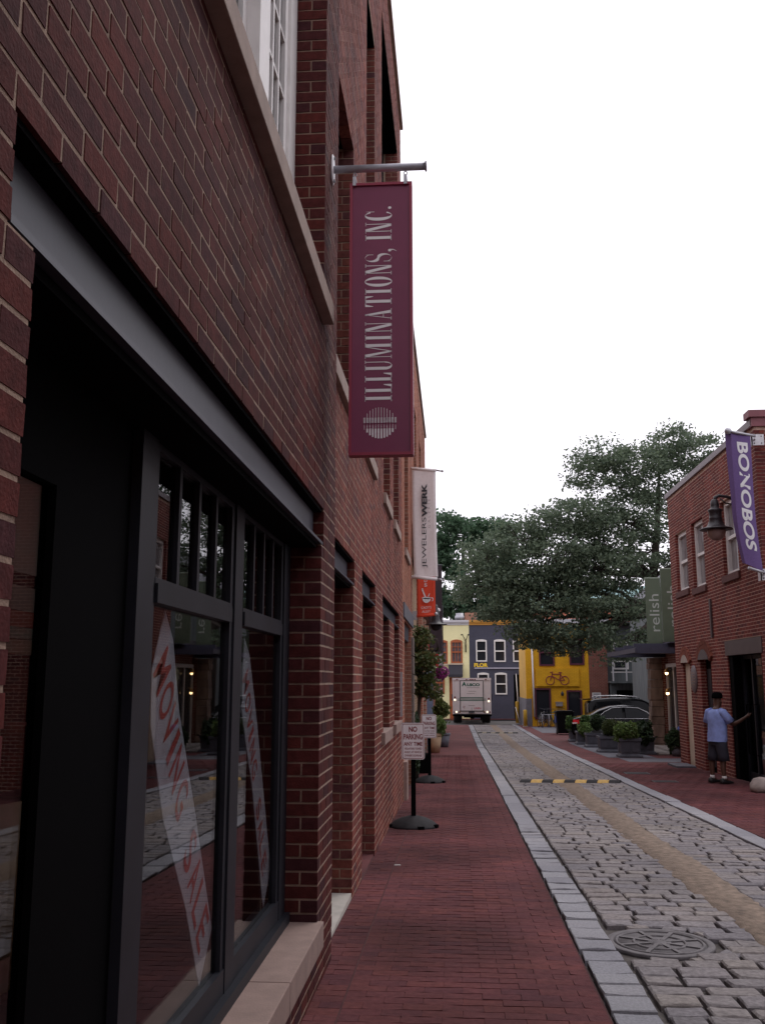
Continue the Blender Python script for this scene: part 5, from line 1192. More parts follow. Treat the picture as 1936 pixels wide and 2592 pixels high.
q = MB(); q.box(6.3, 6.74, 30.9, 33.6, gz(33) - .02, gz(33) + .09); tag(q.build('stone_step', M_STEP, bevel=.015), 'broad lower stone step in front of the pale door', 'step')
bush('leafy_plant', 'dark glossy shrub at the foot of the red brick corner', 'shrub', (6.66, 30.2, -.18), (.24, .25, .36), 2200, LM_D, .085)
pot('plant_pot', 'dark pot holding the glossy shrub near the brick corner', 6.72, 30.2, .16, .2, .3, M_GPOT)
q = MB(); q.lathe([(.12, -.1), (.14, .22), (.12, .3), (.001, .34)], (7.06, 31.0, -.1), 14); tag(q.build('blue_bin', mat('blue_plastic', (.02, .06, .30), .5)), 'small bright blue container by the shop door', 'container')

# ------------------------------------------------------------------ planters along the right pavement
M_PL = mat('lead_planter', (.075, .078, .098), .65, var=.2, scale=5, bump=.15, bscale=30)
def planter(label, x, y, w_, h):
    z = gz(y); t = thing('planter', label, 'planter', (x, y, z), 'lead coloured planters on the right pavement')
    def sq(prof): 
        q = MB(); q.lathe([(a * 1.4142, b + z) for a, b in prof], (0, 0, 0), 4); c45 = .70710678
        q.v = [(x + (a - b) * c45, y + (a + b) * c45, c) for a, b, c in q.v]; q.sm = [False] * len(q.f); return q
    hw = w_ / 2
    sq([(hw * 1.12, 0), (hw * 1.12, .05), (hw * 1.0, .09), (hw * .92, .11)]).build('base', M_PL, t)
    sq([(hw * .9, .11), (hw * .96, h * .82), (hw * .8, h * .82)]).build('pot', M_PL, t)
    sq([(hw * .96, h * .82), (hw * 1.08, h * .86), (hw * 1.08, h), (hw * .95, h), (hw * .93, h * .84)]).build('rim', M_PL, t)
    q = MB()
    for s1 in (-1, 1):
        for s2 in (-1, 1):
            q.box(x + s1 * hw * .45 - hw * .3, x + s1 * hw * .45 + hw * .3, y - hw * .965 - .004, y - hw * .9, z + .17, z + h * .74) if s2 < 0 else q.box(x - hw * .965 - .004, x - hw * .9, y + s1 * hw * .45 - hw * .3, y + s1 * hw * .45 + hw * .3, z + .17, z + h * .74)
    q.build('panel', M_PL, t)
    sq([(.001, h * .84), (hw * .94, h * .84)]).build('soil', M_DIRT, t)
    return z + h
PLS = [(5.17, 29.6, .60, .56, 'nearest square lead planter holding a broad yellow green bush'), (4.98, 32.4, .60, .52, 'square lead planter holding a clipped round ball'),
       (5.02, 36.0, .55, .5, 'square lead planter under the dark rounded bush, third along the row'), (4.95, 38.2, .55, .5, 'square lead planter holding the pale lime plant'),
       (4.92, 40.3, .55, .5, 'farthest square lead planter in the row by the black bin'), (5.95, 31.4, .58, .54, 'square lead planter set back behind the nearest one')]
for x, y, w_, h, lb in PLS: planter(lb, x, y, w_, h)
bush('leafy_plant', 'broad yellow green bush filling the nearest planter', 'bush', (5.08, 29.5, .10), (.37, .4, .28), 3800, LM_Y, .06)
bush('box_ball', 'clipped round green ball in the second planter', 'bush', (5.04, 32.4, .13), (.27, .27, .27), 4200, leaf_mat('box_leaf', [(.05, .075, .02), (.065, .09, .028), (.04, .06, .02)]), .034, asp=1.2)
bush('box_ball', 'dark rounded bush behind the clipped ball', 'bush', (5.2, 36.2, .12), (.27, .3, .30), 3600, LM_D, .055, asp=1.3)
bush('leafy_plant', 'pale lime plant spilling over the front of its planter', 'bush', (4.94, 37.8, -.20), (.26, .3, .26), 2200, LM_Y, .06)
bush('leafy_plant', 'loose green shrub at the far end of the planter row', 'bush', (4.8, 40.2, -.12), (.30, .35, .30), 2600, LM_B, .08)
bush('leafy_plant', 'big glossy dark shrub set back right of the nearest bush', 'bush', (5.86, 31.2, .02), (.36, .36, .36), 4200, LM_D, .085)
bush('leafy_plant', 'mid green shrub between the far planters and the car', 'bush', (5.25, 39.5, .03), (.26, .3, .24), 1800, LM_B, .07)

# wheelie bin
wb = thing('wheelie_bin', 'black wheeled rubbish bin standing by the bicycles', 'bin', (5.2, 46.6, gz(46.6)))
z = gz(46.6); q = MB(); q.add([(4.83, 46.3, z + .06), (5.5, 46.3, z + .06), (5.5, 46.95, z + .06), (4.83, 46.95, z + .06), (4.76, 46.22, z + 1.02), (5.58, 46.22, z + 1.02), (5.58, 47.02, z + 1.02), (4.76, 47.02, z + 1.02)], [(0, 3, 2, 1), (4, 5, 6, 7), (0, 1, 5, 4), (1, 2, 6, 5), (2, 3, 7, 6), (3, 0, 4, 7)])
M_BIN = mat('black_plastic', (.009, .009, .011), .6, spec=.12); q.build('body', M_BIN, wb)
q = MB(); q.box(4.72, 5.62, 46.18, 47.06, z + 1.02, z + 1.06); q.box(4.8, 5.54, 46.26, 46.98, z + 1.06, z + 1.11); q.build('lid', M_BIN, wb)
for x in (4.86, 5.48): q = MB(); q.lathe([(.001, -.04), (.11, -.04), (.11, .04), (.001, .04)], (x, 47.0, z + .11), 16, 'x'); q.build('wheel', M_RUBBER, wb)
q = MB(); q.box(4.74, 4.80, 46.4, 46.85, z + .55, z + .85); q.build('label_plate', mat('blue_plastic', (.02, .06, .30), .5), wb)

# ------------------------------------------------------------------ bicycles
M_TYRE = mat('tyre', (.02, .02, .02), .8)
def bike(label, x, y, rz, col, tilt):
    t = thing('bicycle', label, 'bicycle', (0, 0, 0), 'bicycles parked in front of the yellow shop'); m = mat('bike_' + label.split()[0], col, .4)
    for xw in (-.52, .52):
        q = MB(); q.torus((xw, 0, .34), .325, .016, 26, 6); wv = q.build('wheel', M_TYRE, t)
        q = MB()
        for k in range(10): a = k * math.pi / 5; q.tube([(xw + .03 * math.cos(a + .4), 0, .34 + .03 * math.sin(a + .4)), (xw + .31 * math.cos(a), 0, .34 + .31 * math.sin(a))], .003, 3)
        q.lathe([(.03, -.04), (.03, .04)], (xw, 0, .34), 8, 'y'); q.build('spokes', M_GALV, wv)
    q = MB()
    for a, b in (((-.52, .34), (-.18, .80)), ((-.52, .34), (-.06, .30)), ((-.06, .30), (-.2, .84)), ((-.18, .80), (.34, .82)), ((-.06, .30), (.37, .74)), ((.32, .90), (.40, .66)), ((.40, .66), (.52, .34))): q.tube([(a[0], 0, a[1]), (b[0], 0, b[1])], .017, 6)
    q.build('frame', m, t)
    q = MB(); q.tube([(.30, -.28, 1.02), (.36, -.1, 1.0), (.32, 0, .98), (.36, .1, 1.0), (.30, .28, 1.02)], .014, 6); q.tube([(.32, 0, .98), (.32, 0, .88)], .014, 6); q.build('handlebar', M_STEEL, t)
    q = MB(); q.lathe([(.001, .03), (.07, .03), (.08, 0), (.001, -.02)], (-.22, 0, .90), 10, sx=1.7); q.build('saddle', M_BLACK, t)
    q = MB(); q.lathe([(.09, -.02), (.09, -.01)], (-.06, 0, .30), 14, 'y'); q.bar((-.06, -.06, .30), (.05, -.06, .18), .02, .02); q.bar((-.06, .06, .30), (-.17, .06, .42), .02, .02); q.build('crank', M_STEEL, t)
    t.location = (x, y, gz(y)); t.rotation_euler = (tilt, 0, rz)
bike('silver bicycle parked at an angle beside the white downpipe', 4.85, 55.6, R(70), (.45, .45, .45), .12)
bike('black bicycle leaning on the yellow shop left of its middle', 5.15, 55.5, R(60), (.03, .03, .035), -.1)
bike('green bicycle in the middle of the parked row', 5.5, 55.4, R(115), (.06, .12, .06), .08)
bike('maroon bicycle at the right end of the row near the bin', 5.95, 55.3, R(75), (.14, .03, .03), -.08)
t = thing('cycle_rack', 'low tubular rack holding the parked bicycles', 'bicycle rack', (5.4, 55.3, gz(55)))
q = MB()
for k in range(4): x = 4.9 + .36 * k; q.tube([(x, 55.0, gz(55)), (x, 55.0, gz(55) + .7), (x, 55.6, gz(55) + .7), (x, 55.6, gz(55))], .02, 6)
q.tube([(4.9, 55.0, gz(55) + .7), (6.0, 55.0, gz(55) + .7)], .02, 6); q.build('rack_tube', M_GALV, t)
# bollards
M_BYEL = mat('yellow_post', (.55, .33, .03), .55, var=.12, scale=6)
for i, (x, y, h) in enumerate(((3.90, 61.2, 1.36), (4.02, 56.1, .95), (4.5, 64.8, .9))):
    t = thing('bollard', ['tall yellow bollard at the street corner left of the yellow shop', 'shorter yellow bollard against the grey base of the yellow shop', 'far yellow bollard beyond the shop corner'][i], 'bollard', (x, y, gz(y)), 'yellow bollards at the corner')
    q = MB(); q.lathe([(.11, gz(y)), (.11, gz(y) + h - .05), (.09, gz(y) + h - .01), (.001, gz(y) + h)], (x, y, 0), 14); q.build('post', M_BYEL, t)
    q = MB(); q.lathe([(.16, gz(y)), (.16, gz(y) + .03), (.11, gz(y) + .03)], (x, y, 0), 14); q.build('collar', M_CONC, t)
q = MB(); q.tube([(3.98, 60, gz(60)), (3.72, 60, .05)], .03, 6); tag(q.build('white_pole', M_WHITE), 'thin white pole leaning beside the tall yellow bollard', 'pole')
q = MB(); q.tube([(4.18, 64, gz(64)), (4.05, 64, 2.1)], .03, 6); tag(q.build('white_pole', M_WHITE), 'thin upright white pole before the dark grey house', 'pole')

# ------------------------------------------------------------------ delivery truck
tk = thing('delivery_truck', 'white box delivery truck seen from behind with green stripes', 'truck', (1.05, 61, gz(61)))
YT = 61.0; X0, X1, ZB, ZTT = -.12, 2.26, -.42, 1.79
M_TW = mat('truck_white', (.66, .62, .63), .45, var=.05, scale=5)
q = MB(); q.box(X0, X1, YT, YT + 4.6, ZB, ZTT); q.build('body', M_TW, tk, bevel=.05)
q = MB(); q.box(X0 - .03, X1 + .03, YT - .04, YT + .06, ZTT - .12, ZTT + .03); q.box(X0 - .02, X0 + .05, YT - .03, YT + .05, ZB, ZTT - .12); q.box(X1 - .05, X1 + .02, YT - .03, YT + .05, ZB, ZTT - .12); q.build('rear_frame', M_TW, tk)
q = MB(); q.box(X0 + .15, X1 - .15, YT + 4.6, YT + 6.6, ZB, 1.35); q.build('cab', M_TW, tk, bevel=.12)
DX0, DX1, DZ0, DZ1 = .37, 1.77, -.20, 1.63
q = MB(); q.box(DX0, DX1, YT - .03, YT - .001, DZ0, DZ1); dr = q.build('rear_door', mat('truck_door', (.67, .63, .64), .42, var=.04, scale=5), tk)
q = MB()
for e in ((DX0 - .04, DX0 - .002, DZ0 - .04, DZ1 + .04), (DX1 + .002, DX1 + .04, DZ0 - .04, DZ1 + .04), (DX0 - .002, DX1 + .002, DZ1 + .002, DZ1 + .04), (DX0 - .002, DX1 + .002, DZ0 - .04, DZ0 - .002)): q.box(e[0], e[1], YT - .036, YT - .001, e[2], e[3])
q.build('door_seal', M_BLACK, dr)
M_GRNP = mat('green_print', (.012, .11, .075), .5)
letters('lettering', 'A', (.60, YT - .034, 1.44), (1, 0, 0), (0, 0, 1), .30, .26, M_GRNP, dr, bold=.05); letters('lettering', 'LSCO', (1.18, YT - .034, 1.40), (1, 0, 0), (0, 0, 1), .80, .18, M_GRNP, dr, bold=.06)
q = MB()
for k, zz in enumerate((.58, .49, .40)): q.box(DX0 + .0, DX1, YT - .035, YT - .031, zz, zz + .05)
q.build('stripe', M_GRNP, dr)
q = MB(); q.box(X0 + .3, DX0 - .05, YT - .004, YT - .001, .50, .53); q.box(DX1 + .05, X1 - .3, YT - .004, YT - .001, .50, .53); q.box(X0 + .3, DX0 - .05, YT - .004, YT - .001, .42, .45); q.box(DX1 + .05, X1 - .3, YT - .004, YT - .001, .42, .45); q.build('stripe', M_GRNP, tk)
M_GRPR = mat('faint_print', (.30, .27, .28), .6)
for zz, a, b in ((1.20, .75, 1.55), (.98, .85, 1.35), (.84, .75, 1.25), (.10, .85, 1.25)): q = MB(); q.box(a, b, YT - .034, YT - .031, zz, zz + .03); q.build('print_line', M_GRPR, dr)
letters('lettering', 'LINEN', (1.42, YT - .034, -.05), (1, 0, 0), (0, 0, 1), .42, .11, mat('pink_print', (.50, .10, .13), .5), dr, bold=.03)
q = MB(); q.torus((.60, YT - .034, .02), .06, .012, 12, 4, 'y', .5, 5.2); q.build('door_mark', M_RED, dr)
M_TLR = mat('tail_red', (.16, .01, .012), .25); M_TLW = mat('lit_lamp', (1, .9, .75), .3, emit=(1, .85, .62), estr=1.3); M_AMB = mat('amber_lens', (.25, .10, .02), .3)
for x in (X0 + .13, X1 - .13):
    for zz, mm in ((.62, M_TLR), (.46, M_TLW)):
        q = MB(); q.lathe([(.001, -.03), (.05, -.025), (.06, 0)], (x, YT, zz - (.08 if x > 1 else 0)), 14, 'y'); q.build('tail_light', mm, tk)
for x, mm in ((X0 + .07, M_TLR), (X0 + .22, M_TLW), (X0 + .42, M_AMB), (X1 - .42, M_AMB), (X1 - .24, M_TLW), (X1 - .08, M_TLR)):
    q = MB(); q.lathe([(.001, -.03), (.045, -.025), (.055, 0)], (x, YT, -.28), 14, 'y'); q.build('tail_light', mm, tk)
for x in (.15, .75, 1.0, 1.13, 1.28, 1.95): q = MB(); q.box(x - .05, x + .05, YT - .06, YT - .041, ZTT - .09, ZTT - .04); q.build('marker_light', M_TLR, tk)
q = MB(); q.box(.86, 1.22, YT - .03, YT - .001, -.36, -.22); q.build('licence_plate', mat('plate_dark', (.10, .10, .11), .5), tk)
q = MB(); q.box(X0 - .02, X1 + .02, YT - .12, YT + .2, ZB - .12, ZB - .005); q.build('bumper', M_BLACK, tk)
q = MB(); q.tube([(1.05, YT - .04, 0), (1.05, YT - .04, -.35)], .012, 6); q.build('door_handle', M_STEEL, dr)
for yy in (YT + .9, YT + 5.2):
    for xa, xb in ((X0 + .03, X0 + .55), (X1 - .55, X1 - .03)):
        q = MB(); q.lathe([(.2, xa), (.36, xa), (.40, xa + .04), (.40, xb - .04), (.36, xb), (.2, xb)], (0, yy, gz(yy) + .40), 24, 'x'); wv = q.build('wheel', M_TYRE, tk)
        q = MB(); q.lathe([(.001, xa + .02), (.2, xa + .03), (.2, xb - .03), (.001, xb - .02)], (0, yy, gz(yy) + .40), 18, 'x'); q.build('rim', M_STEEL, wv)
q = MB(); q.tube([(.55, YT + .9, gz(62) + .4), (1.7, YT + .9, gz(62) + .4)], .07, 8); q.lathe([(.001, -.16), (.15, -.1), (.17, 0), (.15, .1), (.001, .16)], (1.1, YT + .9, gz(62) + .4), 14, 'x'); q.box(.4, .5, YT + .2, YT + 6, ZB - .14, ZB); q.box(1.65, 1.75, YT + .2, YT + 6, ZB - .14, ZB); q.build('axle', M_BLACK, tk)
for x, dx in ((X1, .26), (X0, -.1)):
    q = MB(); q.box(min(x + dx * .4, x + dx), max(x + dx * .4, x + dx), YT + 4.9, YT + 5.0, .3, .75); q.tube([(x - .1, YT + 5.1, .7), (x + dx * .7, YT + 4.95, .72)], .02, 5); q.build('mirror', M_BLACK, tk)

# ------------------------------------------------------------------ parked cars (length along +X, nose to the right)
M_CARB = mat('car_black', (.004, .004, .005), .15, spec=.10); M_CARG = mat('car_glass', (.009, .010, .012), .06, spec=.12)
def car(name, label, x, y, st, L_, roof_rail=False, wheel_x=(.85, 3.65)):
    """st: stations (s, half width, z low, z belt, z roof, half width of roof)"""
    z0 = gz(y); t = thing(name, label, 'car', (x, y, z0)); mb = MB(); P = []; n = 9
    for s_, hw, zl, zb, zr, rw_ in st:
        for sg in (1, -1):
            row = [(0, zl), (hw * .86, zl), (hw * .98, zl + .12), (hw, (zl + zb) / 2 + .05), (hw * .965, zb - .03), (hw * .93, zb), (rw_ + (hw * .93 - rw_) * .12, zr - .05 * min(1, (zr - zb) * 4)), (rw_ * .8, zr), (0, zr + .015)]
            P += [(x + s_, y - sg * a, z0 + b) for a, b in row]
    F = []
    for i in range(len(st) - 1):
        for sd_ in (0, 1):
            for k in range(n - 1):
                a = i * 2 * n + sd_ * n + k; b = a + 2 * n; f = (a, b, b + 1, a + 1); F.append(f if sd_ == 0 else f[::-1])
    for i in (0, len(st) - 1):
        a = i * 2 * n; F.append(tuple(range(a, a + n)) + tuple(range(a + 2 * n - 1, a + n, -1)))
    mb.add(P, F, True); mb.build('body', M_CARB, t); return t, z0
def strip_side(t, x, y, z0, pts, nm, m, off=.0, th=.012):
    q = MB(); q.poly([(x + a, y - d - off, z0 + b) for a, b, d in pts], (0, -1, 0), th); return q.build(nm, m, t)
def wheels(t, x, y, z0, xs, r_, hw):
    for s_ in xs:
        for sg in (-1, 1):
            yy = y + sg * (hw - .1); q = MB(); q.lathe([(r_ * .62, -.11), (r_ * .95, -.11), (r_, -.07), (r_, .07), (r_ * .95, .11), (r_ * .62, .11)], (x + s_, yy, z0 + r_), 28, 'y'); wv = q.build('wheel', M_TYRE, t)
            q = MB(); q.lathe([(.001, -.09), (r_ * .2, -.1), (r_ * .62, -.1), (r_ * .62, .1)], (x + s_, yy, z0 + r_), 20, 'y'); q.build('rim', M_GALV, wv)
sx, sy = 4.72, 40.6
SED = [(0, .70, .42, .72, .76, .6), (.06, .80, .30, .88, .93, .66), (.35, .88, .24, .93, 1.00, .68), (.75, .90, .22, .94, 1.06, .66), (1.15, .91, .20, .94, 1.27, .62), (1.6, .915, .20, .93, 1.41, .60), (2.1, .92, .20, .93, 1.455, .60), (2.6, .92, .20, .93, 1.43, .60), (3.0, .915, .20, .93, 1.32, .60), (3.4, .91, .20, .94, 1.12, .62), (3.75, .90, .21, .92, .97, .66), (4.2, .88, .22, .86, .91, .66), (4.6, .80, .26, .74, .80, .6), (4.78, .66, .34, .60, .66, .5)]
t, z0 = car('sedan', 'black sedan parked behind the planters with red tail light showing', sx, sy, SED, 4.8)
wheels(t, sx, sy, z0, (.9, 3.75), .33, .92)
strip_side(t, sx, sy, z0, [(1.12, .955, .86), (2.02, .955, .865), (2.02, 1.36, .70), (1.62, 1.33, .70), (1.28, 1.17, .77)], 'side_window', M_CARG, .02)
strip_side(t, sx, sy, z0, [(2.14, .955, .865), (3.22, .955, .86), (2.92, 1.22, .74), (2.66, 1.33, .70), (2.14, 1.365, .70)], 'side_window', M_CARG, .02)
q = MB(); PT = [(1.06, .945), (1.16, 1.09), (1.30, 1.2), (1.62, 1.36), (2.1, 1.395), (2.66, 1.36), (3.0, 1.20), (3.28, .96)]
q.tube([(sx + a, sy - (.865 - max(0, b - .95) * .38) - .035, z0 + b) for a, b in PT], .013, 6); q.tube([(sx + 1.02, sy - .905, z0 + .945), (sx + 2.1, sy - .915, z0 + .94), (sx + 3.35, sy - .905, z0 + .945)], .012, 6); q.build('chrome_trim', M_CHROME, t)
q = MB(); q.poly([(sx + .03, sy - .80, z0 + .72), (sx + .40, sy - .915, z0 + .76), (sx + .44, sy - .915, z0 + .84), (sx + .36, sy - .915, z0 + .90), (sx + .05, sy - .80, z0 + .90)], (-.01, -.02, 0), 1); tl = q.build('tail_light', mat('tail_red_lit', (.40, .012, .02), .2, emit=(.8, .02, .04), estr=.1), t)
q = MB(); q.poly([(sx + .02, sy - .815, z0 + .73), (sx + .20, sy - .895, z0 + .75), (sx + .20, sy - .895, z0 + .795), (sx + .02, sy - .815, z0 + .785)], (-.01, -.02, 0), 1); q.build('lens', M_WHITE, tl)
q = MB(); q.lathe([(.001, -.1), (.09, -.08), (.11, 0), (.09, .1), (.001, .12)], (sx + 3.3, sy - 1.0, z0 + 1.02), 12, 'x', sy=.75); q.build('mirror', M_CARB, t)
for s_ in (1.55, 2.6): q = MB(); q.box(sx + s_, sx + s_ + .2, sy - .945, sy - .925, z0 + .82, z0 + .85); q.build('door_handle', M_CHROME, t)
vx, vy = 5.95, 44.6
SUV = [(0, .72, .5, .95, 1.45, .6), (.05, .86, .34, 1.05, 1.55, .66), (.3, .92, .28, 1.08, 1.66, .66), (1.0, .94, .26, 1.08, 1.72, .66), (1.8, .94, .26, 1.07, 1.73, .66), (2.4, .94, .26, 1.07, 1.66, .64), (2.85, .94, .26, 1.07, 1.45, .64), (3.3, .94, .26, 1.07, 1.17, .68), (3.8, .92, .27, 1.02, 1.08, .70), (4.3, .88, .30, .92, .98, .68), (4.55, .74, .42, .72, .80, .5)]
t, z0 = car('estate_car', 'black estate car with silver roof rails parked behind the sedan', vx, vy, SUV, 4.6)
wheels(t, vx, vy, z0, (.85, 3.6), .36, .94)
strip_side(t, vx, vy, z0, [(.25, 1.11, .88), (1.3, 1.11, .885), (1.3, 1.60, .72), (.35, 1.55, .73)], 'side_window', M_CARG, .02); strip_side(t, vx, vy, z0, [(1.4, 1.11, .885), (3.0, 1.11, .885), (2.5, 1.52, .73), (2.2, 1.60, .72), (1.4, 1.61, .72)], 'side_window', M_CARG, .02)
for sg in (-1, 1):
    q = MB(); yy = vy + sg * .56; q.tube([(vx + .32, yy, z0 + 1.70), (vx + .48, yy, z0 + 1.80), (vx + 1.4, yy, z0 + 1.815), (vx + 2.1, yy, z0 + 1.79), (vx + 2.3, yy, z0 + 1.70)], .024, 6); q.build('roof_rail', M_CHROME, t)
q = MB(); q.add([(vx - .22, vy - .62, z0 + 1.66), (vx + .12, vy - .62, z0 + 1.70), (vx + .12, vy + .62, z0 + 1.70), (vx - .22, vy + .62, z0 + 1.66), (vx - .22, vy - .62, z0 + 1.63), (vx + .12, vy - .62, z0 + 1.64), (vx + .12, vy + .62, z0 + 1.64), (vx - .22, vy + .62, z0 + 1.63)], [(0, 1, 2, 3), (7, 6, 5, 4), (0, 4, 5, 1), (1, 5, 6, 2), (2, 6, 7, 3), (3, 7, 4, 0)]); q.build('spoiler', M_CARB, t)

# ------------------------------------------------------------------ trees
LM_T = leaf_mat('tree_leaf', [(.115, .155, .105), (.145, .19, .118), (.09, .13, .09), (.17, .22, .135), (.122, .165, .11)], .4)
bt = thing('street_tree', 'large spreading grey green tree behind the green boards', 'tree', (9.0, 44, -.9))
make_tree(bt, [((9.2, 43.5, -1.0), .30), ((9.1, 43.5, 2.5), .26), ((8.95, 43.2, 4.6), .24), ((8.9, 43, 6.2), .20), ((9.1, 42.8, 8.0), .15), ((9.2, 42.6, 9.6), .10), ((9.3, 42.5, 10.8), .06)],
    [((10.6, 42, 11.4), (1.5, 1.8, .95), .8), ((9.4, 41.5, 12.0), (.9, 1.4, .55), .7), ((11.6, 42, 10.9), (.9, 1.4, .7), .7), ((8.6, 41.5, 10.9), (1.1, 1.6, .9), .6), ((6.5, 41, 11.3), (1.15, 1.6, .75), .9), ((5.6, 41, 10.5), (.8, 1.2, .5), .6), ((7.2, 41.5, 10.0), (1.2, 1.6, .7), .6), ((9.6, 42, 9.3), (1.5, 1.8, 1.0), .55),
     ((5.6, 41, 8.7), (1.5, 1.8, .75), .7), ((7.4, 41.5, 8.2), (1.5, 2, .9), .65), ((4.1, 41, 8.3), (1.1, 1.5, .6), .7), ((2.9, 41, 7.6), (1.3, 1.7, .8), .9), ((1.4, 41, 6.7), (1.0, 1.6, .8), .9), ((4.2, 40.5, 6.8), (1.6, 1.9, .9), 1.0), ((6.2, 41, 6.3), (1.5, 1.9, .9), .8), ((7.9, 41.5, 6.3), (1.1, 1.7, .8), .5), ((2.3, 41, 5.6), (1.3, 1.7, .8), 1.0), ((.6, 41.2, 5.6), (.6, 1.2, .6), .8),
     ((3.8, 40.8, 5.0), (1.6, 1.8, .75), 1.0), ((5.6, 41, 4.9), (1.3, 1.8, .7), .9), ((7.3, 41, 4.7), (1.1, 1.5, .6), .6), ((1.8, 41.3, 4.5), (.9, 1.4, .45), .8), ((4.4, 41, 3.75), (1.3, 1.4, .4), .8), ((3.0, 41, 3.9), (.9, 1.2, .35), .7), ((6.1, 41, 3.65), (1.0, 1.3, .4), .7), ((7.6, 41, 3.3), (.9, 1.2, .4), .6), ((4.4, 41, 3.05), (.7, 1.0, .25), .5), ((7.7, 41.5, 9.2), (1.3, 1.6, .6), .4), ((5.2, 41, 7.7), (1.4, 1.6, .6), .5), ((8.7, 42, 7.3), (1.2, 1.6, .7), .45), ((6.9, 41, 7.3), (1.2, 1.6, .6), .5), ((3.4, 41, 6.0), (1.4, 1.6, .7), .6), ((5.0, 41, 5.7), (1.4, 1.6, .6), .6), ((5.2, 41, 3.2), (1.2, 1.2, .35), .5), ((3.4, 41, 3.3), (.8, 1.0, .3), .4), ((6.8, 41, 2.9), (.9, 1.1, .35), .45), ((10.9, 42.5, 7.4), (1.2, 1.6, 1.0), .6), ((9.0, 43.5, 5.3), (.8, 1.4, .5), .4)],
    LM_T, M_BARK, .088, per_m2=53, clump=.32, n_leaf=112, hollow=.55)
LM_T2 = leaf_mat('broad_leaf', [(.065, .125, .07), (.085, .155, .085), (.05, .095, .058), (.11, .18, .10)], .4)
lt_ = thing('street_tree', 'deep green broad leaved tree behind the pale yellow house', 'tree', (1, 83, -1.2))
make_tree(lt_, [((1.4, 83, -1.2), .4), ((1.3, 83, 5), .34), ((1.0, 83, 8.5), .28), ((.9, 83, 11), .2), ((.9, 83, 14), .1)],
    [((-.6, 82, 14.6), (1.8, 2.2, 1.4)), ((1.3, 82, 14.4), (1.9, 2.2, 1.3)), ((3.4, 82, 14.0), (1.9, 2.2, 1.4)), ((-.9, 82, 12.4), (1.4, 2, 1.1)), ((3.9, 82, 12.0), (1.8, 2.2, 1.4)), ((.2, 81.5, 11.0), (1.2, 1.8, .7)), ((2.7, 82, 9.6), (2.2, 2.4, 1.4)), ((-.4, 82, 8.3), (1.7, 2.2, 1.0)), ((1.8, 82, 7.3), (2.0, 2.2, .9)), ((4.2, 82, 8.4), (2.0, 2.2, 1.6)), ((-2.8, 82, 13.2), (2.2, 2.2, 1.8)), ((-3.0, 82, 9.0), (2.4, 2.4, 1.8))],
    LM_T2, M_BARK, .22, per_m2=20, clump=.5, n_leaf=62, hollow=.6)
bk = thing('background_tree', 'dark tree mass filling the gap above the grey and yellow roofs', 'tree', (9, 92, -1.2))
make_tree(bk, [((8, 92, -1.2), .4), ((8, 92, 4), .3), ((8.2, 92, 8), .2), ((8.2, 92, 10), .1)],
    [((4, 91, 7.6), (2.5, 2, 1.6)), ((7, 91, 8.4), (2.6, 2, 1.8)), ((10.5, 91, 8.0), (2.6, 2, 1.8)), ((14, 91, 9), (3, 2, 2.4)), ((17.5, 91, 8), (2.4, 2, 2)), ((12, 91, 6), (3, 2, 1.2))],
    LM_D, M_BARK, .26, per_m2=12, clump=.55, n_leaf=36)

# ------------------------------------------------------------------ the man at the shop entrance
def skin_body(name, joints, bones, root, m, parent, sub=2):
    me = bpy.data.meshes.new(name); me.from_pydata([j[0] for j in joints], bones, []); o = bpy.data.objects.new(name, me); COL.objects.link(o)
    o.modifiers.new('s', 'SKIN'); sm = o.modifiers.new('v', 'SUBSURF'); sm.levels = sub; sm.render_levels = sub
    for i, j in enumerate(joints):
        sv = me.skin_vertices[0].data[i]; r_ = j[1]; sv.radius = (r_, r_) if not isinstance(r_, tuple) else r_; sv.use_root = i == root
    dg = bpy.context.evaluated_depsgraph_get(); nm = bpy.data.meshes.new_from_object(o.evaluated_get(dg)); bpy.data.objects.remove(o); bpy.data.meshes.remove(me)
    nm.polygons.foreach_set('use_smooth', [True] * len(nm.polygons)); nm.name = name
    return put(name, nm, m, parent)
MX, MY = 5.30, 20.2
man = thing('person', 'man in pale blue shirt, dark shorts and black cap reaching to the shop door', 'person', (MX, MY, gz(MY)))
ca, sa = .88, .475
def W(a, b, z): return (a * ca - b * sa, a * sa + b * ca, z)      # a forward, b to his left
M_SKIN = mat('brown_skin', (.095, .045, .030), .55, var=.08, scale=20)
J = [(W(0, 0, .95), .13), (W(.02, 0, 1.18), .14), (W(.01, 0, 1.38), .12), (W(.03, 0, 1.49), .062), (W(.055, 0, 1.56), .075), (W(.065, 0, 1.655), .088), (W(.06, 0, 1.735), .065),
     (W(.0, -.19, 1.41), .07), (W(.16, -.27, 1.16), .047), (W(.40, -.25, 1.24), .038), (W(.555, -.235, 1.305), .028), (W(.61, -.235, 1.33), .032), (W(.645, -.235, 1.345), .028),
     (W(.0, .19, 1.41), .07), (W(.02, .26, 1.15), .047), (W(.12, .25, .95), .034), (W(.16, .24, .87), .03),
     (W(0, -.10, .90), .10), (W(.02, -.115, .52), .062), (W(-.015, -.12, .34), .058), (W(0, -.125, .10), .040), (W(.12, -.13, .045), .036),
     (W(0, .10, .90), .10), (W(-.03, .13, .52), .062), (W(-.06, .14, .34), .058), (W(-.05, .145, .10), .040), (W(.07, .16, .045), .036)]
Bn = [(0, 1), (1, 2), (2, 3), (3, 4), (4, 5), (5, 6), (2, 7), (7, 8), (8, 9), (9, 10), (10, 11), (11, 12), (2, 13), (13, 14), (14, 15), (15, 16), (0, 17), (17, 18), (18, 19), (19, 20), (20, 21), (0, 22), (22, 23), (23, 24), (24, 25), (25, 26)]
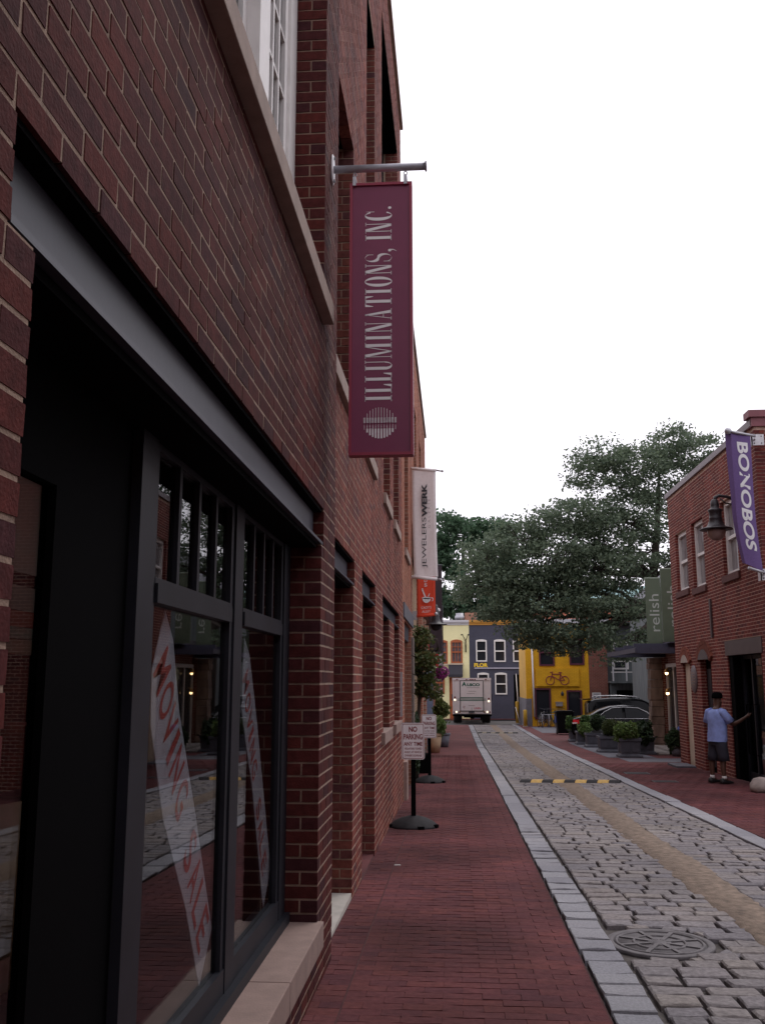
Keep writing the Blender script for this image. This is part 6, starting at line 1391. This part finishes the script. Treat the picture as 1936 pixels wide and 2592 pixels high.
# fingers: right hand curls round the pull handle, left hand hangs half closed
def fingers(ix, base, dirs):
    for (p1, p2, r_) in dirs:
        a = len(J); J.append((p1, r_)); J.append((p2, r_ * .8)); Bn.extend([(ix, a), (a, a + 1)])
fingers(11, None, [(W(.69, -.262 + .018 * k, 1.385 - .022 * k), W(.715, -.225 + .01 * k, 1.385 - .022 * k), .0095) for k in range(4)] + [(W(.655, -.205, 1.375), W(.69, -.195, 1.39), .010)])
fingers(16, None, [(W(.165 + .014 * k, .235, .80), W(.185 + .012 * k, .225, .755 + .006 * k), .0095) for k in range(4)] + [(W(.19, .215, .845), W(.21, .205, .81), .010)])
skin_body('body', J, Bn, 0, M_SKIN, man)
M_SHIRT = mat('blue_shirt', (.26, .34, .68), .85, var=.14, scale=9, bump=.8, bscale=9)
def tube_cloth(name, rings, m, n=28, wr=.012, parent=man, extra=None):
    """rings: (centre a,b,z, half width across, half depth)"""
    mb = MB(); P = []; F = []
    for i, (a, b, z, hw, hd) in enumerate(rings):
        for k in range(n):
            an = 2 * math.pi * k / n; w_ = 1 + wr * math.sin(5 * an + 9 * z) / max(hw, .05) * .5 + wr * math.sin(3 * an - 21 * z + i) / max(hw, .05) * .4
            P.append(Vector(W(a + math.cos(an) * hd * w_, b + math.sin(an) * hw * w_, z)) + Vector((MX, MY, gz(MY))))
    for i in range(len(rings) - 1):
        for k in range(n): F.append((i * n + k, i * n + (k + 1) % n, (i + 1) * n + (k + 1) % n, (i + 1) * n + k))
    F.append(tuple(range((len(rings) - 1) * n, len(rings) * n)))
    mb.add(P, F, True)
    if extra: extra(mb)
    return mb.build(name, m, parent)
def sleeve(mb):
    o = Vector((MX, MY, gz(MY)))
    mb.tube([o + Vector(W(0, -.12, 1.425)), o + Vector(W(.0, -.19, 1.405)), o + Vector(W(.065, -.235, 1.30)), o + Vector(W(.115, -.262, 1.215))], [.075, .088, .084, .092], 16)
    mb.tube([o + Vector(W(0, .12, 1.425)), o + Vector(W(0, .19, 1.405)), o + Vector(W(.005, .235, 1.30)), o + Vector(W(.01, .262, 1.20))], [.075, .088, .084, .092], 16)
tube_cloth('shirt', [(-.01, .0, .83, .215, .165), (0, 0, .86, .218, .17), (.01, 0, .95, .212, .172), (.02, 0, 1.06, .208, .168), (.015, 0, 1.18, .212, .160), (.0, 0, 1.30, .215, .145), (-.005, 0, 1.39, .195, .125), (.0, 0, 1.445, .145, .098), (.02, 0, 1.475, .085, .075), (.027, 0, 1.495, .070, .068)], M_SHIRT, wr=.010, extra=sleeve)
M_SHORT = mat('navy_shorts', (.028, .028, .042), .9, var=.15, scale=9, bump=.5, bscale=10)
def legs(mb):
    o = Vector((MX, MY, gz(MY)))
    for sg, dx in ((-1, .02), (1, -.03)):
        mb.tube([o + Vector(W(.0, sg * .085, .88)), o + Vector(W(.0, sg * .10, .72)), o + Vector(W(dx * .8, sg * .115, .56)), o + Vector(W(dx, sg * .12, .45))], [.125, .118, .112, .115], 18)
tube_cloth('shorts', [(0, 0, .76, .18, .14), (0, 0, .84, .195, .152), (0, 0, .92, .19, .15), (0, 0, .96, .17, .14)], M_SHORT, wr=.006, extra=legs)
o_ = Vector((MX, MY, gz(MY))); hc = Vector(W(.062, 0, 1.69))
q = MB(); q.lathe([(.102, 1.685), (.106, 1.72), (.103, 1.76), (.085, 1.795), (.05, 1.812), (.001, 1.818)], tuple(o_ + Vector(W(.055, 0, 0)) * 1), 20, sx=1.04, sy=.98)
bill = [o_ + Vector(W(.13 + .10 * math.cos(a), .085 * math.sin(a), 1.685)) for a in np.linspace(-math.pi / 2, math.pi / 2, 10)]; q.poly(bill, (0, 0, .012), 1); q.build('cap', M_BLACK, man)
q = MB()
for sg in (-1, 1): q.lathe([(.001, -.012), (.026, -.008), (.03, .006), (.012, .012), (.001, .012)], tuple(o_ + Vector(W(.055, sg * .096, 1.62))), 10, 'x', sy=1.3)
q.lathe([(.001, -.02), (.02, 0), (.001, .022)], tuple(o_ + Vector(W(.16, 0, 1.60))), 8); q.build('ears_and_nose', M_SKIN, man)
M_SHOE = mat('black_shoe', (.018, .017, .018), .5)
for a, b in ((0, -.125), (-.05, .15)):
    q = MB(); P = []; prof = [(-.09, .040, .10), (-.06, .046, .115), (0, .048, .12), (.06, .05, .085), (.14, .053, .065), (.20, .045, .05), (.225, .02, .035)]
    for s_, hw, hh in prof:
        for bb, zz in ((-hw, .012), (-hw * .95, hh * .6), (-hw * .5, hh), (hw * .5, hh), (hw * .95, hh * .6), (hw, .012)): P.append(o_ + Vector(W(a + s_, b + bb + (.0 if b < 0 else .08 * s_), zz)))
    n = 6; F = [(i * n + k, i * n + (k + 1) % n, (i + 1) * n + (k + 1) % n, (i + 1) * n + k) for i in range(len(prof) - 1) for k in range(n)] + [tuple(range(n)), tuple(range(len(P) - n, len(P)))]
    q.add(P, F, True); q.build('shoe', M_SHOE, man)
    q = MB(); q.tube([o_ + Vector(W(a, b, .10)), o_ + Vector(W(a, b, .16))], [.050, .048], 12); q.build('sock', M_WHITE, man)

# ------------------------------------------------------------------ things inside the near shop window
M_PAPER = mat('white_vinyl', (.56, .57, .62), .6, var=.05, scale=12); M_REDP = mat('red_letters', (.50, .055, .04), .6)
def sale(label, poly, x, rows):
    t = thing('sale_banner', label, 'banner', (x, poly[0][0], 1.0))
    q = MB(); q.poly([(x, y, z) for y, z in poly], (-.003, 0, 0), 1); c = q.build('sheet', M_PAPER, t)
    for ch, y, z, w_, h_, an in rows:
        u = Vector((0, math.sin(an), -math.cos(an))); v = Vector((0, math.cos(an), math.sin(an)))
        letters('lettering', ch, (x + .002, y, z), u, v, w_, h_, M_REDP, c, bold=.012)
sc_ = lambda P, k: [(y * k, 1.6 + (z - 1.6) * k) for y, z in P]
b1 = [(3.57, 1.87), (3.44, 1.64), (3.45, 1.45), (3.65, 1.09), (4.01, 0.69), (4.26, 0.32), (4.45, 0.51), (4.12, 1.03), (3.81, 1.48), (3.69, 1.76)]
l1 = [(3.56, 1.64), (3.63, 1.53), (3.69, 1.43), (3.74, 1.35), (3.80, 1.26), (3.88, 1.14), (4.04, .91), (4.12, .79), (4.20, .67), (4.28, .55)]
sale('white vinyl strip with red moving sale letters hung aslant in the near shop window', sc_(b1, .941), -1.035, [(c, y, z, .098 if c != 'I' else .035, .185, .60) for c, (y, z) in zip('MOVINGSALE', sc_(l1, .941))])
b2 = [(4.97, 1.83), (4.95, 1.45), (5.27, 1.02), (5.64, 0.33), (5.86, 0.54), (5.77, 0.63), (5.35, 1.37), (5.11, 1.74)]  # solid sheet modelled in place of the first strip's reflection in the pane
l2 = [(5.03, 1.60), (5.09, 1.49), (5.145, 1.39), (5.19, 1.32), (5.24, 1.23), (5.30, 1.13), (5.44, .90), (5.50, .79), (5.56, .69), (5.62, .58)]
sale('second white sale strip standing in for a reflection in the narrower window beside the brick pier', sc_(b2, .941), -1.035, [(c, y, z, .085 if c != 'I' else .03, .13, .50) for c, (y, z) in zip('MOVINGSALE', sc_(l2, .941))])
t = thing('display_board', 'beige framed board in the dark window at the far left', 'display board', (-1.6, 3.5, 2.0))
q = MB(); q.box(-1.62, -1.60, 3.2, 3.73, 2.0, 2.56); q.build('board', mat('beige_board', (.42, .36, .28), .8), t)
q = MB(); q.box(-1.63, -1.598, 3.2, 3.76, 1.955, 1.998); q.build('board_rail', M_BLACK, t)
t = thing('shelf', 'shelf of striped coloured textiles under the beige board', 'shelf', (-1.6, 3.5, 1.6))
for k, (z0, z1, c) in enumerate(((1.86, 1.95, (.25, .22, .17)), (1.80, 1.858, (.30, .06, .03)), (1.755, 1.798, (.16, .18, .13)), (1.70, 1.753, (.22, .15, .09)))):
    q = MB(); q.box(-1.63, -1.6, 3.25, 3.73, z0, z1); q.build('textile', mat('textile_%d' % k, c, .9), t)
q = MB(); q.box(-1.95, -1.6, 3.2, 3.75, 1.66, 1.695); q.build('shelf_board', M_BLACK, t)
t = thing('chair', 'dark metal chair with curved tan back in the dark window', 'chair', (-1.7, 3.4, .1))
q = MB(); q.lathe([(.24, .55), (.27, .9), (.25, 1.18), (.26, 1.18), (.285, .9), (.255, .55)], (-1.8, 3.4, 0), 20); q.build('backrest', mat('tan_leather', (.30, .17, .07), .6), t)
q = MB(); q.lathe([(.001, .52), (.25, .52), (.25, .58), (.001, .6)], (-1.8, 3.4, 0), 20); q.build('seat', M_BLACK, t)
for a, b in ((-.2, -.2), (.2, -.2), (-.2, .2), (.2, .2)): q = MB(); q.tube([(-1.8 + a, 3.4 + b, .12), (-1.8 + a * .9, 3.4 + b * .9, .54)], .015, 6); q.build('leg', M_STEEL, t)
q = MB(); q.box(-1.75, -1.55, 3.45, 3.76, 1.19, 1.44); tag(q.build('red_box', mat('dark_red_box', (.22, .04, .03), .7)), 'dark red box on the stand in the dark window', 'box')
